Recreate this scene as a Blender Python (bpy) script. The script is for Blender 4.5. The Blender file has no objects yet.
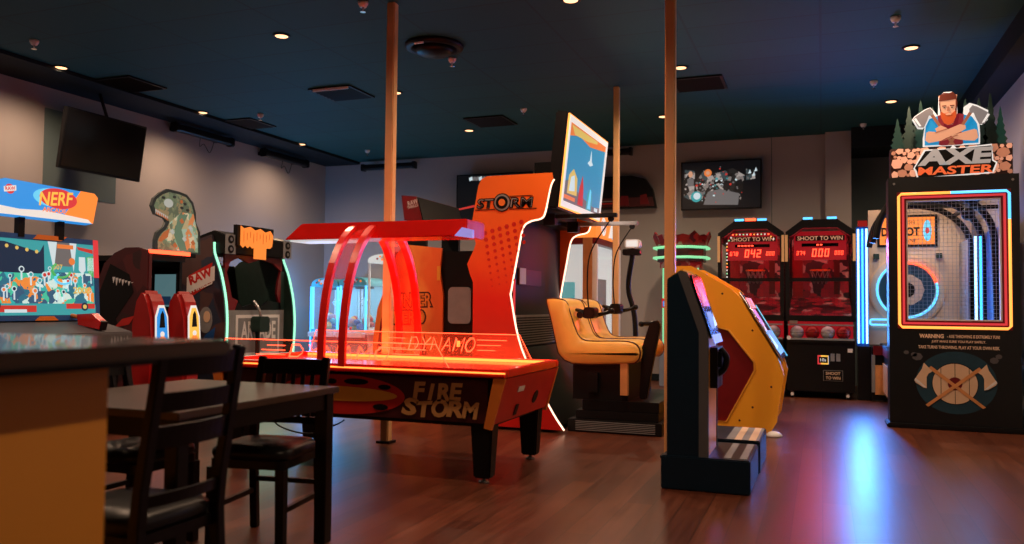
import bpy, bmesh, math, random
from mathutils import Vector, Matrix
random.seed(7)
SC = bpy.context.scene
COL = SC.collection
PI = math.pi

# ------------------------------------------------------------------ camera
cam_d = bpy.data.cameras.new('camera')
cam_d.sensor_width = 36.0
cam_d.lens = 820.0 / 1024.0 * 36.0
cam_d.clip_start = 0.05
cam = bpy.data.objects.new('camera', cam_d)
COL.objects.link(cam)
cam.matrix_world = (Matrix.Translation((0, 0, 1.2)) @ Matrix.Rotation(math.radians(20.7), 4, 'Z')
                    @ Matrix.Rotation(PI / 2 + math.radians(2.3), 4, 'X') @ Matrix.Rotation(math.radians(0.57), 4, 'Z'))
cam_d.dof.use_dof = True
cam_d.dof.focus_distance = 8.0
cam_d.dof.aperture_fstop = 2.0
SC.camera = cam

# ------------------------------------------------------------------ world, exposure
w = bpy.data.worlds.new('world'); SC.world = w; w.use_nodes = True
w.node_tree.nodes['Background'].inputs[0].default_value = (0.25, 0.6, 0.75, 1)
w.node_tree.nodes['Background'].inputs[1].default_value = 0.02
SC.view_settings.view_transform = 'Standard'
SC.view_settings.look = 'None'
SC.view_settings.gamma = 1.0
SC.view_settings.use_curve_mapping = False
SC.view_settings.exposure = 0.0
DL_ENERGY = 165.0          # each recessed downlight
ROOM_H = 3.85

# ------------------------------------------------------------------ materials
M = {}
def mat(name, col, rough=0.5, metal=0.0, emit=0.0, ecol=None, var=0.0, vscale=8.0, coat=0.0, alpha=1.0, bump=0.0, trans=0.0):
    m = bpy.data.materials.new(name); m.use_nodes = True
    nt = m.node_tree; b = nt.nodes['Principled BSDF']
    b.inputs['Base Color'].default_value = (*col, 1)
    b.inputs['Roughness'].default_value = rough
    b.inputs['Metallic'].default_value = metal
    b.inputs['Coat Weight'].default_value = coat
    b.inputs['Alpha'].default_value = alpha
    b.inputs['Transmission Weight'].default_value = trans
    if emit:
        b.inputs['Emission Color'].default_value = (*(ecol or col), 1)
        b.inputs['Emission Strength'].default_value = emit
    if var or bump:
        tc = nt.nodes.new('ShaderNodeTexCoord')
        n = nt.nodes.new('ShaderNodeTexNoise'); n.inputs['Scale'].default_value = vscale; n.inputs['Detail'].default_value = 4
        nt.links.new(tc.outputs['Object'], n.inputs['Vector'])
        if var:
            mx = nt.nodes.new('ShaderNodeMix'); mx.data_type = 'RGBA'
            mx.inputs[6].default_value = (*[c * (1 - var) for c in col], 1)
            mx.inputs[7].default_value = (*[min(1, c * (1 + var)) for c in col], 1)
            nt.links.new(n.outputs['Fac'], mx.inputs[0])
            nt.links.new(mx.outputs[2], b.inputs['Base Color'])
        if bump:
            bp = nt.nodes.new('ShaderNodeBump'); bp.inputs['Strength'].default_value = bump
            nt.links.new(n.outputs['Fac'], bp.inputs['Height']); nt.links.new(bp.outputs[0], b.inputs['Normal'])
    if name.startswith(('black', 'soffit', 'navy', 'netting')): b.inputs['Specular IOR Level'].default_value = 0.22
    M[name] = m
    return m
def glow(name, col, s):      # things that give off light: lamps, tubes, screens, backlit signs
    return mat(name, tuple(c * 0.3 for c in col), 0.4, emit=s, ecol=col)

def gradient_mat(name, stops, axis, lo, hi, rough=0.4, metal=0.0, var=0.0, vscale=6.0, coat=0.0, emit=0.0):
    """printed artwork: colour runs along one world axis of the object"""
    m = bpy.data.materials.new(name); m.use_nodes = True; nt = m.node_tree; b = nt.nodes['Principled BSDF']
    tc = nt.nodes.new('ShaderNodeTexCoord'); sp = nt.nodes.new('ShaderNodeSeparateXYZ')
    nt.links.new(tc.outputs['Object'], sp.inputs[0])
    mr = nt.nodes.new('ShaderNodeMapRange'); mr.inputs['From Min'].default_value = lo; mr.inputs['From Max'].default_value = hi
    nt.links.new(sp.outputs['XYZ'.index(axis)], mr.inputs['Value'])
    n = nt.nodes.new('ShaderNodeTexNoise'); n.inputs['Scale'].default_value = vscale; n.inputs['Detail'].default_value = 3
    nt.links.new(tc.outputs['Object'], n.inputs['Vector'])
    ma = nt.nodes.new('ShaderNodeMath'); ma.operation = 'MULTIPLY_ADD'; ma.inputs[1].default_value = var; 
    nt.links.new(n.outputs['Fac'], ma.inputs[0]); nt.links.new(mr.outputs[0], ma.inputs[2])
    cr = nt.nodes.new('ShaderNodeValToRGB')
    el = cr.color_ramp.elements
    el[0].position = stops[0][0]; el[0].color = (*stops[0][1], 1)
    el[1].position = stops[-1][0]; el[1].color = (*stops[-1][1], 1)
    for p, c in stops[1:-1]:
        e = el.new(p); e.color = (*c, 1)
    nt.links.new(ma.outputs[0], cr.inputs[0]); nt.links.new(cr.outputs[0], b.inputs['Base Color'])
    b.inputs['Roughness'].default_value = rough; b.inputs['Metallic'].default_value = metal; b.inputs['Coat Weight'].default_value = coat
    if emit:
        nt.links.new(cr.outputs[0], b.inputs['Emission Color']); b.inputs['Emission Strength'].default_value = emit
    M[name] = m; return m

def voronoi_art(name, cols, scale, emit=0.0, rough=0.4):
    """busy printed / displayed artwork: patches of several colours"""
    m = bpy.data.materials.new(name); m.use_nodes = True; nt = m.node_tree; b = nt.nodes['Principled BSDF']
    tc = nt.nodes.new('ShaderNodeTexCoord'); v = nt.nodes.new('ShaderNodeTexVoronoi'); v.inputs['Scale'].default_value = scale
    n = nt.nodes.new('ShaderNodeTexNoise'); n.inputs['Scale'].default_value = scale * 0.7
    ad = nt.nodes.new('ShaderNodeMix'); ad.data_type = 'VECTOR'; ad.inputs[0].default_value = 0.15
    nt.links.new(tc.outputs['Object'], n.inputs['Vector'])
    nt.links.new(tc.outputs['Object'], ad.inputs[4]); nt.links.new(n.outputs['Color'], ad.inputs[5])
    nt.links.new(ad.outputs[1], v.inputs['Vector'])
    sp = nt.nodes.new('ShaderNodeSeparateColor'); nt.links.new(v.outputs['Color'], sp.inputs[0])
    cr = nt.nodes.new('ShaderNodeValToRGB'); cr.color_ramp.interpolation = 'CONSTANT'
    el = cr.color_ramp.elements
    el[0].position = 0; el[0].color = (*cols[0], 1); el[1].position = 1.0; el[1].color = (*cols[-1], 1)
    for i, c in enumerate(cols[1:], 1):
        e = el.new(i / len(cols)); e.color = (*c, 1)
    nt.links.new(sp.outputs[0], cr.inputs[0]); nt.links.new(cr.outputs[0], b.inputs['Base Color'])
    b.inputs['Roughness'].default_value = rough
    if emit:
        nt.links.new(cr.outputs[0], b.inputs['Emission Color']); b.inputs['Emission Strength'].default_value = emit
    M[name] = m; return m

# floor: dark glossy planks running to the back wall
def floor_material():
    m = bpy.data.materials.new('wood_plank_floor'); m.use_nodes = True; nt = m.node_tree; b = nt.nodes['Principled BSDF']
    tc = nt.nodes.new('ShaderNodeTexCoord')
    mp = nt.nodes.new('ShaderNodeMapping'); mp.inputs['Rotation'].default_value = (0, 0, PI / 2)
    nt.links.new(tc.outputs['Object'], mp.inputs[0])
    br = nt.nodes.new('ShaderNodeTexBrick'); br.inputs['Scale'].default_value = 1.0
    br.inputs['Brick Width'].default_value = 1.25; br.inputs['Row Height'].default_value = 0.16
    br.inputs['Mortar Size'].default_value = 0.002; br.offset = 0.37
    br.inputs['Color1'].default_value = (0.080, 0.021, 0.010, 1); br.inputs['Color2'].default_value = (0.150, 0.045, 0.021, 1)
    br.inputs['Mortar'].default_value = (0.02, 0.01, 0.007, 1)
    nt.links.new(mp.outputs[0], br.inputs['Vector'])
    n = nt.nodes.new('ShaderNodeTexNoise'); n.inputs['Scale'].default_value = 3; n.inputs['Detail'].default_value = 6
    mp2 = nt.nodes.new('ShaderNodeMapping'); mp2.inputs['Scale'].default_value = (9, 0.8, 1)
    nt.links.new(tc.outputs['Object'], mp2.inputs[0]); nt.links.new(mp2.outputs[0], n.inputs['Vector'])
    mx = nt.nodes.new('ShaderNodeMix'); mx.data_type = 'RGBA'; mx.blend_type = 'MULTIPLY'; mx.inputs[0].default_value = 0.8
    cr = nt.nodes.new('ShaderNodeValToRGB'); cr.color_ramp.elements[0].position = 0.3; cr.color_ramp.elements[0].color = (0.5, 0.45, 0.42, 1)
    cr.color_ramp.elements[1].position = 0.7; cr.color_ramp.elements[1].color = (1, 1, 1, 1)
    nt.links.new(n.outputs['Fac'], cr.inputs[0]); nt.links.new(br.outputs['Color'], mx.inputs[6]); nt.links.new(cr.outputs[0], mx.inputs[7])
    nt.links.new(mx.outputs[2], b.inputs['Base Color'])
    mr = nt.nodes.new('ShaderNodeMapRange'); mr.inputs['To Min'].default_value = 0.27; mr.inputs['To Max'].default_value = 0.38
    nt.links.new(n.outputs['Fac'], mr.inputs['Value']); nt.links.new(mr.outputs[0], b.inputs['Roughness'])
    bp = nt.nodes.new('ShaderNodeBump'); bp.inputs['Strength'].default_value = 0.04; bp.inputs['Distance'].default_value = 0.01
    nt.links.new(n.outputs['Fac'], bp.inputs['Height']); nt.links.new(bp.outputs[0], b.inputs['Normal'])
    M['wood_plank_floor'] = m
floor_material()
def ceiling_material():
    m = bpy.data.materials.new('ceiling_tiles'); m.use_nodes = True; nt = m.node_tree; b = nt.nodes['Principled BSDF']
    tc = nt.nodes.new('ShaderNodeTexCoord')
    br = nt.nodes.new('ShaderNodeTexBrick'); br.offset = 0; br.inputs['Scale'].default_value = 1.0
    br.inputs['Brick Width'].default_value = 1.2; br.inputs['Row Height'].default_value = 0.6; br.inputs['Mortar Size'].default_value = 0.012
    br.inputs['Color1'].default_value = (0.001, 0.070, 0.072, 1); br.inputs['Color2'].default_value = (0.0015, 0.080, 0.082, 1)
    br.inputs['Mortar'].default_value = (0.001, 0.050, 0.052, 1)
    nt.links.new(tc.outputs['Object'], br.inputs['Vector'])
    nt.links.new(br.outputs['Color'], b.inputs['Base Color']); b.inputs['Roughness'].default_value = 0.75
    n = nt.nodes.new('ShaderNodeTexNoise'); n.inputs['Scale'].default_value = 60
    nt.links.new(tc.outputs['Object'], n.inputs['Vector'])
    bp = nt.nodes.new('ShaderNodeBump'); bp.inputs['Strength'].default_value = 0.15
    nt.links.new(n.outputs['Fac'], bp.inputs['Height']); nt.links.new(bp.outputs[0], b.inputs['Normal'])
    M['ceiling_tiles'] = m
ceiling_material()

mat('wall_paint', (0.37, 0.335, 0.32), 0.8, var=0.04, vscale=2, bump=0.03)
mat('wall_dark_paint', (0.10, 0.14, 0.14), 0.8, var=0.04)
mat('soffit_black', (0.006, 0.012, 0.015), 0.7, var=0.1)
mat('black_plastic', (0.006, 0.006, 0.007), 0.38, var=0.2)
mat('black_metal', (0.007, 0.007, 0.008), 0.45, metal=0.1, var=0.2)
mat('black_wood', (0.005, 0.004, 0.004), 0.33, var=0.3, vscale=20)
mat('black_vinyl', (0.010, 0.010, 0.011), 0.35, bump=0.05, vscale=60)
mat('table_wood', (0.055, 0.028, 0.017), 0.34, var=0.3, vscale=12)
mat('bar_wood', (0.035, 0.014, 0.006), 0.2, var=0.4, vscale=10, coat=0.3)
mat('bar_panel', (0.80, 0.33, 0.035), 0.6, var=0.06, vscale=3)
mat('grey_metal', (0.35, 0.35, 0.36), 0.35, metal=0.8, var=0.1)
mat('chrome', (0.7, 0.7, 0.7), 0.15, metal=1.0, var=0.05)
mat('white_plastic', (0.8, 0.8, 0.8), 0.4, var=0.05)
mat('post_wood', (0.90, 0.56, 0.26), 0.4, var=0.15, vscale=5)
mat('red_plastic', (0.85, 0.016, 0.012), 0.25, var=0.1, coat=0.4)
mat('pod_red', (0.38, 0.012, 0.012), 0.3, var=0.1)
mat('cabinet_black', (0.0015, 0.004, 0.006), 0.4, var=0.2)
mat('target_teal', (0.010, 0.055, 0.085), 0.4)
mat('dark_red', (0.16, 0.006, 0.010), 0.35, var=0.3)
mat('red_print', (0.55, 0.02, 0.015), 0.35, var=0.15)
mat('maroon', (0.06, 0.008, 0.010), 0.4, var=0.4)
mat('orange_print', (0.75, 0.20, 0.03), 0.4, var=0.1)
mat('tan_print', (0.62, 0.30, 0.10), 0.5, var=0.08)
mat('yellow_print', (0.80, 0.36, 0.04), 0.4, var=0.08)
mat('white_print', (0.75, 0.75, 0.75), 0.45, var=0.04)
mat('grey_print', (0.22, 0.23, 0.24), 0.5, var=0.25)
mat('cream_print', (0.72, 0.52, 0.34), 0.5, var=0.1)
mat('warn_cream', (0.95, 0.72, 0.52), 0.5)
mat('halo_teal', (0.006, 0.045, 0.075), 0.5, var=0.4)
mat('blue_print', (0.02, 0.10, 0.35), 0.4, var=0.1)
mat('navy', (0.004, 0.017, 0.034), 0.4, var=0.15)
mat('navy_light', (0.10, 0.10, 0.11), 0.4, var=0.1)
mat('yellow_body', (0.98, 0.44, 0.03), 0.32, var=0.06, vscale=3, coat=0.2)
mat('orange_leather', (1.0, 0.53, 0.11), 0.34, coat=0.25, var=0.12, vscale=10, bump=0.04)
mat('dark_green', (0.005, 0.026, 0.020), 0.6, var=0.4, vscale=14)
mat('teal_body', (0.10, 0.42, 0.48), 0.35, var=0.05)
mat('wood_target', (0.60, 0.48, 0.38), 0.5, var=0.15, vscale=6)
mat('wood_orange', (0.62, 0.28, 0.10), 0.5, var=0.25, vscale=9)
mat('log_cut', (0.72, 0.38, 0.25), 0.6, emit=0.55, ecol=(0.85, 0.38, 0.24), var=0.2)
mat('log_shade', (0.5, 0.22, 0.13), 0.6, emit=0.4, ecol=(0.6, 0.24, 0.14), var=0.2)
glow('title_orange', (0.85, 0.13, 0.035), 0.85)
mat('log_gap', (0.05, 0.015, 0.01), 0.6)
mat('steel_print', (0.40, 0.40, 0.40), 0.3, emit=0.22, ecol=(0.8, 0.8, 0.8))
mat('glass', (0.9, 0.95, 1.0), 0.03, alpha=0.12)
mat('red_acrylic', (0.9, 0.03, 0.02), 0.08, alpha=0.30)
mat('clear_acrylic', (1.0, 0.35, 0.25), 0.05, alpha=0.05)
mat('screen_off', (0.004, 0.004, 0.005), 0.12)
mat('netting', (0.05, 0.045, 0.045), 0.6)
mat('plush', (0.6, 0.3, 0.35), 0.8, var=0.5)

glow('neon_white', (1.0, 0.62, 0.42), 2.4)
glow('neon_orange', (1.0, 0.30, 0.05), 2.1)
glow('neon_red', (1.0, 0.06, 0.02), 5.0)
glow('neon_blue', (0.03, 0.28, 1.0), 4.0)
glow('neon_blue_core', (0.25, 0.58, 1.0), 4.0)
glow('neon_green', (0.28, 0.85, 0.42), 0.9)
glow('neon_green_white', (0.35, 1.0, 0.62), 1.3)
glow('neon_cyan', (0.10, 0.50, 1.0), 1.9)
glow('led_digits', (1.0, 0.05, 0.02), 4.5)
glow('lamp_warm', (1.0, 0.50, 0.24), 2.6)
glow('sign_white', (0.9, 0.85, 0.80), 0.8)
glow('sign_orange', (1.0, 0.26, 0.04), 0.95)
glow('sign_blue', (0.03, 0.30, 0.80), 0.9)
glow('sign_cyan', (0.15, 0.65, 0.95), 0.9)
glow('sign_red', (0.85, 0.05, 0.06), 0.7)
glow('sign_yellow', (1.0, 0.55, 0.08), 0.9)
glow('scr_blue', (0.04, 0.30, 0.52), 0.75)
glow('scr_teal', (0.05, 0.42, 0.45), 0.7)
glow('scr_dark', (0.01, 0.03, 0.07), 0.7)
glow('scr_white', (0.65, 0.80, 0.85), 0.8)
glow('scr_green', (0.10, 0.55, 0.15), 0.7)
glow('scr_yellow', (0.85, 0.60, 0.15), 0.7)
glow('scr_orange', (0.85, 0.22, 0.05), 0.8)
glow('scr_red', (0.60, 0.04, 0.03), 0.8)
glow('scr_dim', (0.10, 0.20, 0.22), 0.7)
glow('scr_grey', (0.18, 0.17, 0.17), 0.7)
glow('scr_skin', (0.72, 0.36, 0.22), 0.8)
glow('scr_purple', (0.35, 0.30, 0.75), 0.8)
glow('scr_black', (0.004, 0.005, 0.007), 0.6)
glow('skin_sign', (0.80, 0.36, 0.20), 0.75)
glow('skin_shade', (0.50, 0.17, 0.09), 0.6)
glow('hair_sign', (0.16, 0.025, 0.012), 0.5)
glow('beard_sign', (0.70, 0.10, 0.02), 0.6)
glow('shirt_sign', (0.01, 0.30, 0.62), 0.75)
glow('strap_sign', (0.30, 0.02, 0.03), 0.6)
glow('axe_steel', (0.28, 0.24, 0.23), 0.6)
glow('axe_handle', (0.42, 0.14, 0.07), 0.6)
glow('tree_sign', (0.008, 0.045, 0.030), 0.6)
glow('back_red', (0.60, 0.012, 0.02), 0.42)
glow('claw_blue', (0.30, 0.62, 0.75), 0.6)
glow('claw_white', (0.72, 0.74, 0.72), 0.75)
glow('dino_green', (0.16, 0.26, 0.16), 0.55)
glow('dino_tan', (0.42, 0.36, 0.20), 0.55)
glow('dino_dark', (0.03, 0.035, 0.03), 0.5)
glow('dino_teeth', (0.55, 0.58, 0.52), 0.6)
glow('dino_orange', (0.60, 0.17, 0.05), 0.55)
gradient_mat('storm_print', [(0, (0.50, 0.010, 0.008)), (0.35, (0.62, 0.02, 0.01)), (0.62, (0.80, 0.11, 0.02)), (1, (0.85, 0.17, 0.02))], 'Z', 0.8, 2.4, rough=0.35, var=0.12)
gradient_mat('hunter_print', [(0, (0.75, 0.10, 0.02)), (0.4, (0.85, 0.22, 0.04)), (0.6, (0.7, 0.08, 0.02)), (0.8, (0.9, 0.30, 0.06)), (1, (0.8, 0.14, 0.03))], 'X', -0.4, 0.6, rough=0.4, var=0.9, vscale=2.2)
voronoi_art('game_crowd', [(0.03, 0.40, 0.42), (0.02, 0.15, 0.25), (0.5, 0.75, 0.75), (0.05, 0.5, 0.35), (0.03, 0.1, 0.2), (0.7, 0.25, 0.05)], 16, emit=0.7)
voronoi_art('fight_scene', [(0.01, 0.01, 0.012), (0.02, 0.02, 0.02), (0.25, 0.23, 0.22), (0.01, 0.01, 0.01), (0.05, 0.08, 0.09), (0.45, 0.42, 0.4)], 14, emit=0.6)
voronoi_art('prize_print', [(0.4, 0.5, 0.5), (0.6, 0.2, 0.15), (0.2, 0.25, 0.3), (0.7, 0.65, 0.6), (0.1, 0.35, 0.45)], 14, emit=0.25)
voronoi_art('dino_art', [(0.40, 0.36, 0.20), (0.20, 0.34, 0.22), (0.55, 0.22, 0.08), (0.30, 0.45, 0.36), (0.12, 0.16, 0.10), (0.55, 0.52, 0.36)], 15, emit=0.55)
voronoi_art('dino_skin', [(0.14, 0.20, 0.12), (0.20, 0.24, 0.14), (0.10, 0.14, 0.09), (0.26, 0.22, 0.12)], 18, emit=0.5)
voronoi_art('crown_art', [(0.35, 0.015, 0.02), (0.28, 0.01, 0.015), (0.45, 0.30, 0.22), (0.40, 0.02, 0.02), (0.10, 0.01, 0.01)], 12)
voronoi_art('cabinet_art', [(0.06, 0.008, 0.012), (0.09, 0.012, 0.015), (0.035, 0.01, 0.012), (0.05, 0.006, 0.01)], 3)
voronoi_art('raw_side_art', [(0.035, 0.03, 0.045), (0.05, 0.035, 0.05), (0.09, 0.05, 0.05), (0.03, 0.04, 0.07)], 4)
voronoi_art('street_art', [(0.10, 0.006, 0.012), (0.20, 0.010, 0.02), (0.02, 0.006, 0.01), (0.30, 0.16, 0.15), (0.01, 0.006, 0.008), (0.16, 0.01, 0.02)], 9, emit=0.12)

# ------------------------------------------------------------------ mesh builder
class Frame:                  # a flat working plane: origin, right, up, outward
    def __init__(s, o, u, v):
        s.o, s.u, s.v = Vector(o), Vector(u).normalized(), Vector(v).normalized(); s.n = s.u.cross(s.v)
    def p(s, a, b, c=0): return s.o + s.u * a + s.v * b + s.n * c
_tx = {}
def text_mesh(s, shear=0.0, off=0.0):
    k = (s, shear, off)
    if k in _tx: return _tx[k]
    cu = bpy.data.curves.new('lettering', 'FONT'); cu.body = s; cu.shear = shear; cu.offset = off; cu.resolution_u = 3
    cu.align_x = 'CENTER'; cu.align_y = 'CENTER'
    ob = bpy.data.objects.new('lettering', cu); COL.objects.link(ob)
    dg = bpy.context.evaluated_depsgraph_get(); me = bpy.data.meshes.new_from_object(ob.evaluated_get(dg))
    vs = [v.co.copy() for v in me.vertices]; fs = [tuple(p.vertices) for p in me.polygons]
    bpy.data.objects.remove(ob); bpy.data.curves.remove(cu); bpy.data.meshes.remove(me)
    x0 = min(v.x for v in vs); x1 = max(v.x for v in vs); y0 = min(v.y for v in vs); y1 = max(v.y for v in vs)
    vs = [((v.x - (x0 + x1) / 2) / (x1 - x0), (v.y - (y0 + y1) / 2) / (y1 - y0)) for v in vs]
    _tx[k] = (vs, fs); return _tx[k]
class MB:
    def __init__(s): s.v, s.f, s.m, s.mats, s.sm = [], [], [], [], []
    def mi(s, m):
        if m not in s.mats: s.mats.append(m)
        return s.mats.index(m)
    def add(s, vs, fs, m, smooth=False):
        b = len(s.v); s.v += [Vector(v) for v in vs]
        for f in fs: s.f.append([i + b for i in f]); s.m.append(s.mi(m)); s.sm.append(smooth)
        return s
    def box(s, x0, x1, y0, y1, z0, z1, m):
        return s.add([(x0, y0, z0), (x1, y0, z0), (x1, y1, z0), (x0, y1, z0), (x0, y0, z1), (x1, y0, z1), (x1, y1, z1), (x0, y1, z1)],
                     [(0, 3, 2, 1), (4, 5, 6, 7), (0, 1, 5, 4), (1, 2, 6, 5), (2, 3, 7, 6), (3, 0, 4, 7)], m)
    def prism(s, pts, axis, a, b, m):      # outline in the two other axes, extruded from a to b
        def P(q, c): return {'x': (c, q[0], q[1]), 'y': (q[0], c, q[1]), 'z': (q[0], q[1], c)}[axis]
        n = len(pts); vs = [P(q, a) for q in pts] + [P(q, b) for q in pts]
        fs = [tuple(range(n))[::-1], tuple(range(n, 2 * n))] + [(i, (i + 1) % n, (i + 1) % n + n, i + n) for i in range(n)]
        return s.add(vs, fs, m)
    def plate(s, fr, pts, m, z=0.0, t=0.004):       # outline in a frame with thickness t
        n = len(pts); vs = [fr.p(a, b, z) for a, b in pts] + [fr.p(a, b, z + t) for a, b in pts]
        fs = [tuple(range(n))[::-1], tuple(range(n, 2 * n))] + [(i, (i + 1) % n, (i + 1) % n + n, i + n) for i in range(n)]
        return s.add(vs, fs, m)
    def rect(s, fr, x0, x1, y0, y1, m, z=0.0, t=0.004): return s.plate(fr, [(x0, y0), (x1, y0), (x1, y1), (x0, y1)], m, z, t)
    def disc(s, fr, x, y, r, m, z=0.0, t=0.004, n=24, ry=None):
        ry = ry or r
        return s.plate(fr, [(x + r * math.cos(2 * PI * i / n), y + ry * math.sin(2 * PI * i / n)) for i in range(n)], m, z, t)
    def text(s, fr, t, x, y, w, h, m, z=0.006, shear=0.0, off=0.0, rot=0.0):
        vs, fs = text_mesh(t, shear, off); c, sn = math.cos(rot), math.sin(rot)
        q = [(a * w, b * h) for a, b in vs]
        return s.add([fr.p(x + a * c - b * sn, y + a * sn + b * c, z) for a, b in q], fs, m)
    def tube(s, pts, r, m, n=8, closed=False, r2=None):
        pts = [Vector(p) for p in pts]; N = len(pts); b = len(s.v)
        up = None
        for i, p in enumerate(pts):
            if closed: d = pts[(i + 1) % N] - pts[i - 1]
            else: d = pts[min(i + 1, N - 1)] - pts[max(i - 1, 0)]
            d.normalize()
            if up is None: up = Vector((0, 0, 1)) if abs(d.z) < 0.9 else Vector((1, 0, 0))
            a = d.cross(up)
            if a.length < 1e-4: a = d.cross(Vector((1, 0.3, 0)))
            a.normalize(); c = a.cross(d); up = c
            rr = r if r2 is None else r + (r2 - r) * i / (N - 1)
            s.v += [p + (a * math.cos(2 * PI * k / n) + c * math.sin(2 * PI * k / n)) * rr for k in range(n)]
        for i in range(N if closed else N - 1):
            j = (i + 1) % N
            for k in range(n):
                s.f.append([b + i * n + k, b + i * n + (k + 1) % n, b + j * n + (k + 1) % n, b + j * n + k]); s.m.append(s.mi(m)); s.sm.append(True)
        if not closed:
            s.f.append([b + k for k in range(n)][::-1]); s.m.append(s.mi(m)); s.sm.append(False)
            s.f.append([b + (N - 1) * n + k for k in range(n)]); s.m.append(s.mi(m)); s.sm.append(False)
        return s
    def lathe(s, cx, cy, prof, m, n=20, axis='z', smooth=True):
        b = len(s.v)
        for r, z in prof:
            for k in range(n):
                a = 2 * PI * k / n; u, v = r * math.cos(a), r * math.sin(a)
                s.v.append(Vector((cx[0] + u, cx[1] + v, cy + z)) if axis == 'z' else Vector((cx[0] + z, cx[1] + u, cy + v)) if axis == 'x' else Vector((cx[0] + u, cx[1] + z, cy + v)))
        for i in range(len(prof) - 1):
            for k in range(n):
                s.f.append([b + i * n + k, b + i * n + (k + 1) % n, b + (i + 1) * n + (k + 1) % n, b + (i + 1) * n + k]); s.m.append(s.mi(m)); s.sm.append(smooth)
        s.f.append([b + k for k in range(n)][::-1]); s.m.append(s.mi(m)); s.sm.append(False)
        s.f.append([b + (len(prof) - 1) * n + k for k in range(n)]); s.m.append(s.mi(m)); s.sm.append(False)
        return s
    def ball(s, c, r, m, n=14, sx=1, sy=1, sz=1):
        k = len(s.v)
        s.lathe((0, 0), 0, [(r * math.sin(PI * (i + 0.02) / (n + 0.04)), -r * math.cos(PI * (i + 0.02) / (n + 0.04))) for i in range(n + 1)], m, n=n + 4)
        for v in s.v[k:]: v.x = v.x * sx + c[0]; v.y = v.y * sy + c[1]; v.z = v.z * sz + c[2]
        return s
    def build(s, name, parent=None, bevel=0.0, seg=2, origin=None):
        o3 = Vector(origin) if origin else (root_loc(parent) if parent else Vector((0, 0, 0)))
        me = bpy.data.meshes.new(name)
        me.from_pydata([v - o3 for v in s.v], [], s.f); me.update()
        for m in s.mats: me.materials.append(M[m])
        for p, mi, sm in zip(me.polygons, s.m, s.sm): p.material_index = mi; p.use_smooth = sm
        bm = bmesh.new(); bm.from_mesh(me); bmesh.ops.recalc_face_normals(bm, faces=bm.faces)
        if bevel:
            ed = [e for e in bm.edges if len(e.link_faces) == 2 and e.calc_face_angle(0) > 0.6]
            bmesh.ops.bevel(bm, geom=ed, offset=bevel, segments=seg, affect='EDGES', clamp_overlap=True)
        bm.to_mesh(me); bm.free()
        o = bpy.data.objects.new(name, me); COL.objects.link(o)
        if parent: o.parent = parent
        else: o.location = o3
        return o
def root_loc(o):
    v = Vector((0, 0, 0))
    while o: v = v + o.location; o = o.parent
    return v
def tag(o, label, cat, group=None, kind=None):
    o['label'] = label; o['category'] = cat
    if group: o['group'] = group
    if kind: o['kind'] = kind
    return o
def thing(name, label, cat, loc, group=None):
    o = bpy.data.objects.new(name, None); COL.objects.link(o); o.location = loc; o.empty_display_size = 0.2
    return tag(o, label, cat, group)
def struct(name, mb, bevel=0):
    o = mb.build(name, bevel=bevel); o['kind'] = 'structure'; return o
def copy_tree(o, parent=None):
    c = o.copy(); COL.objects.link(c); c.parent = parent
    for ch in list(o.children): copy_tree(ch, c)
    return c
def part(name, parent, shape, bevel=0.0, label=None):
    o = shape.build(name, parent, bevel)
    if label: o['label'] = label
    return o
def spline(pts, n=8):         # smooth curve through 3-D points
    P = [Vector(p) for p in pts]; P = [P[0]] + P + [P[-1]]; out = []
    for i in range(1, len(P) - 2):
        for k in range(n):
            t = k / n; a, b, c, d = P[i - 1], P[i], P[i + 1], P[i + 2]
            out.append(0.5 * ((2 * b) + (c - a) * t + (2 * a - 5 * b + 4 * c - d) * t * t + (3 * b - a - 3 * c + d) * t ** 3))
    out.append(P[-2]); return out
def rrect(x0, x1, y0, y1, r, n=5):
    out = []
    for cx, cy, a0 in ((x1 - r, y0 + r, -PI / 2), (x1 - r, y1 - r, 0), (x0 + r, y1 - r, PI / 2), (x0 + r, y0 + r, PI)):
        out += [(cx + r * math.cos(a0 + PI / 2 * i / n), cy + r * math.sin(a0 + PI / 2 * i / n)) for i in range(n + 1)]
    return out
FX = lambda x, y, z=0: Frame((x, y, z), (0, 1, 0), (0, 0, 1))     # plane facing +x, right = +y
FY = lambda x, y, z=0: Frame((x, y, z), (1, 0, 0), (0, 0, 1))     # plane facing -y, right = +x

def lamp(name, kind, loc, energy, col, size=0.1, parent=None, rot=(0, 0, 0), spot=None, blend=0.6):
    l = bpy.data.lights.new(name, kind); l.energy = energy; l.color = col
    if kind == 'AREA':
        l.shape = 'RECTANGLE'; l.size, l.size_y = (size if isinstance(size, tuple) else (size, size))
    else: l.shadow_soft_size = size
    if spot: l.spot_size = spot; l.spot_blend = blend
    o = bpy.data.objects.new(name, l); COL.objects.link(o); o.rotation_euler = rot
    o.location = Vector(loc) - (root_loc(parent) if parent else Vector((0, 0, 0)))
    if parent: o.parent = parent
    return o

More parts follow.
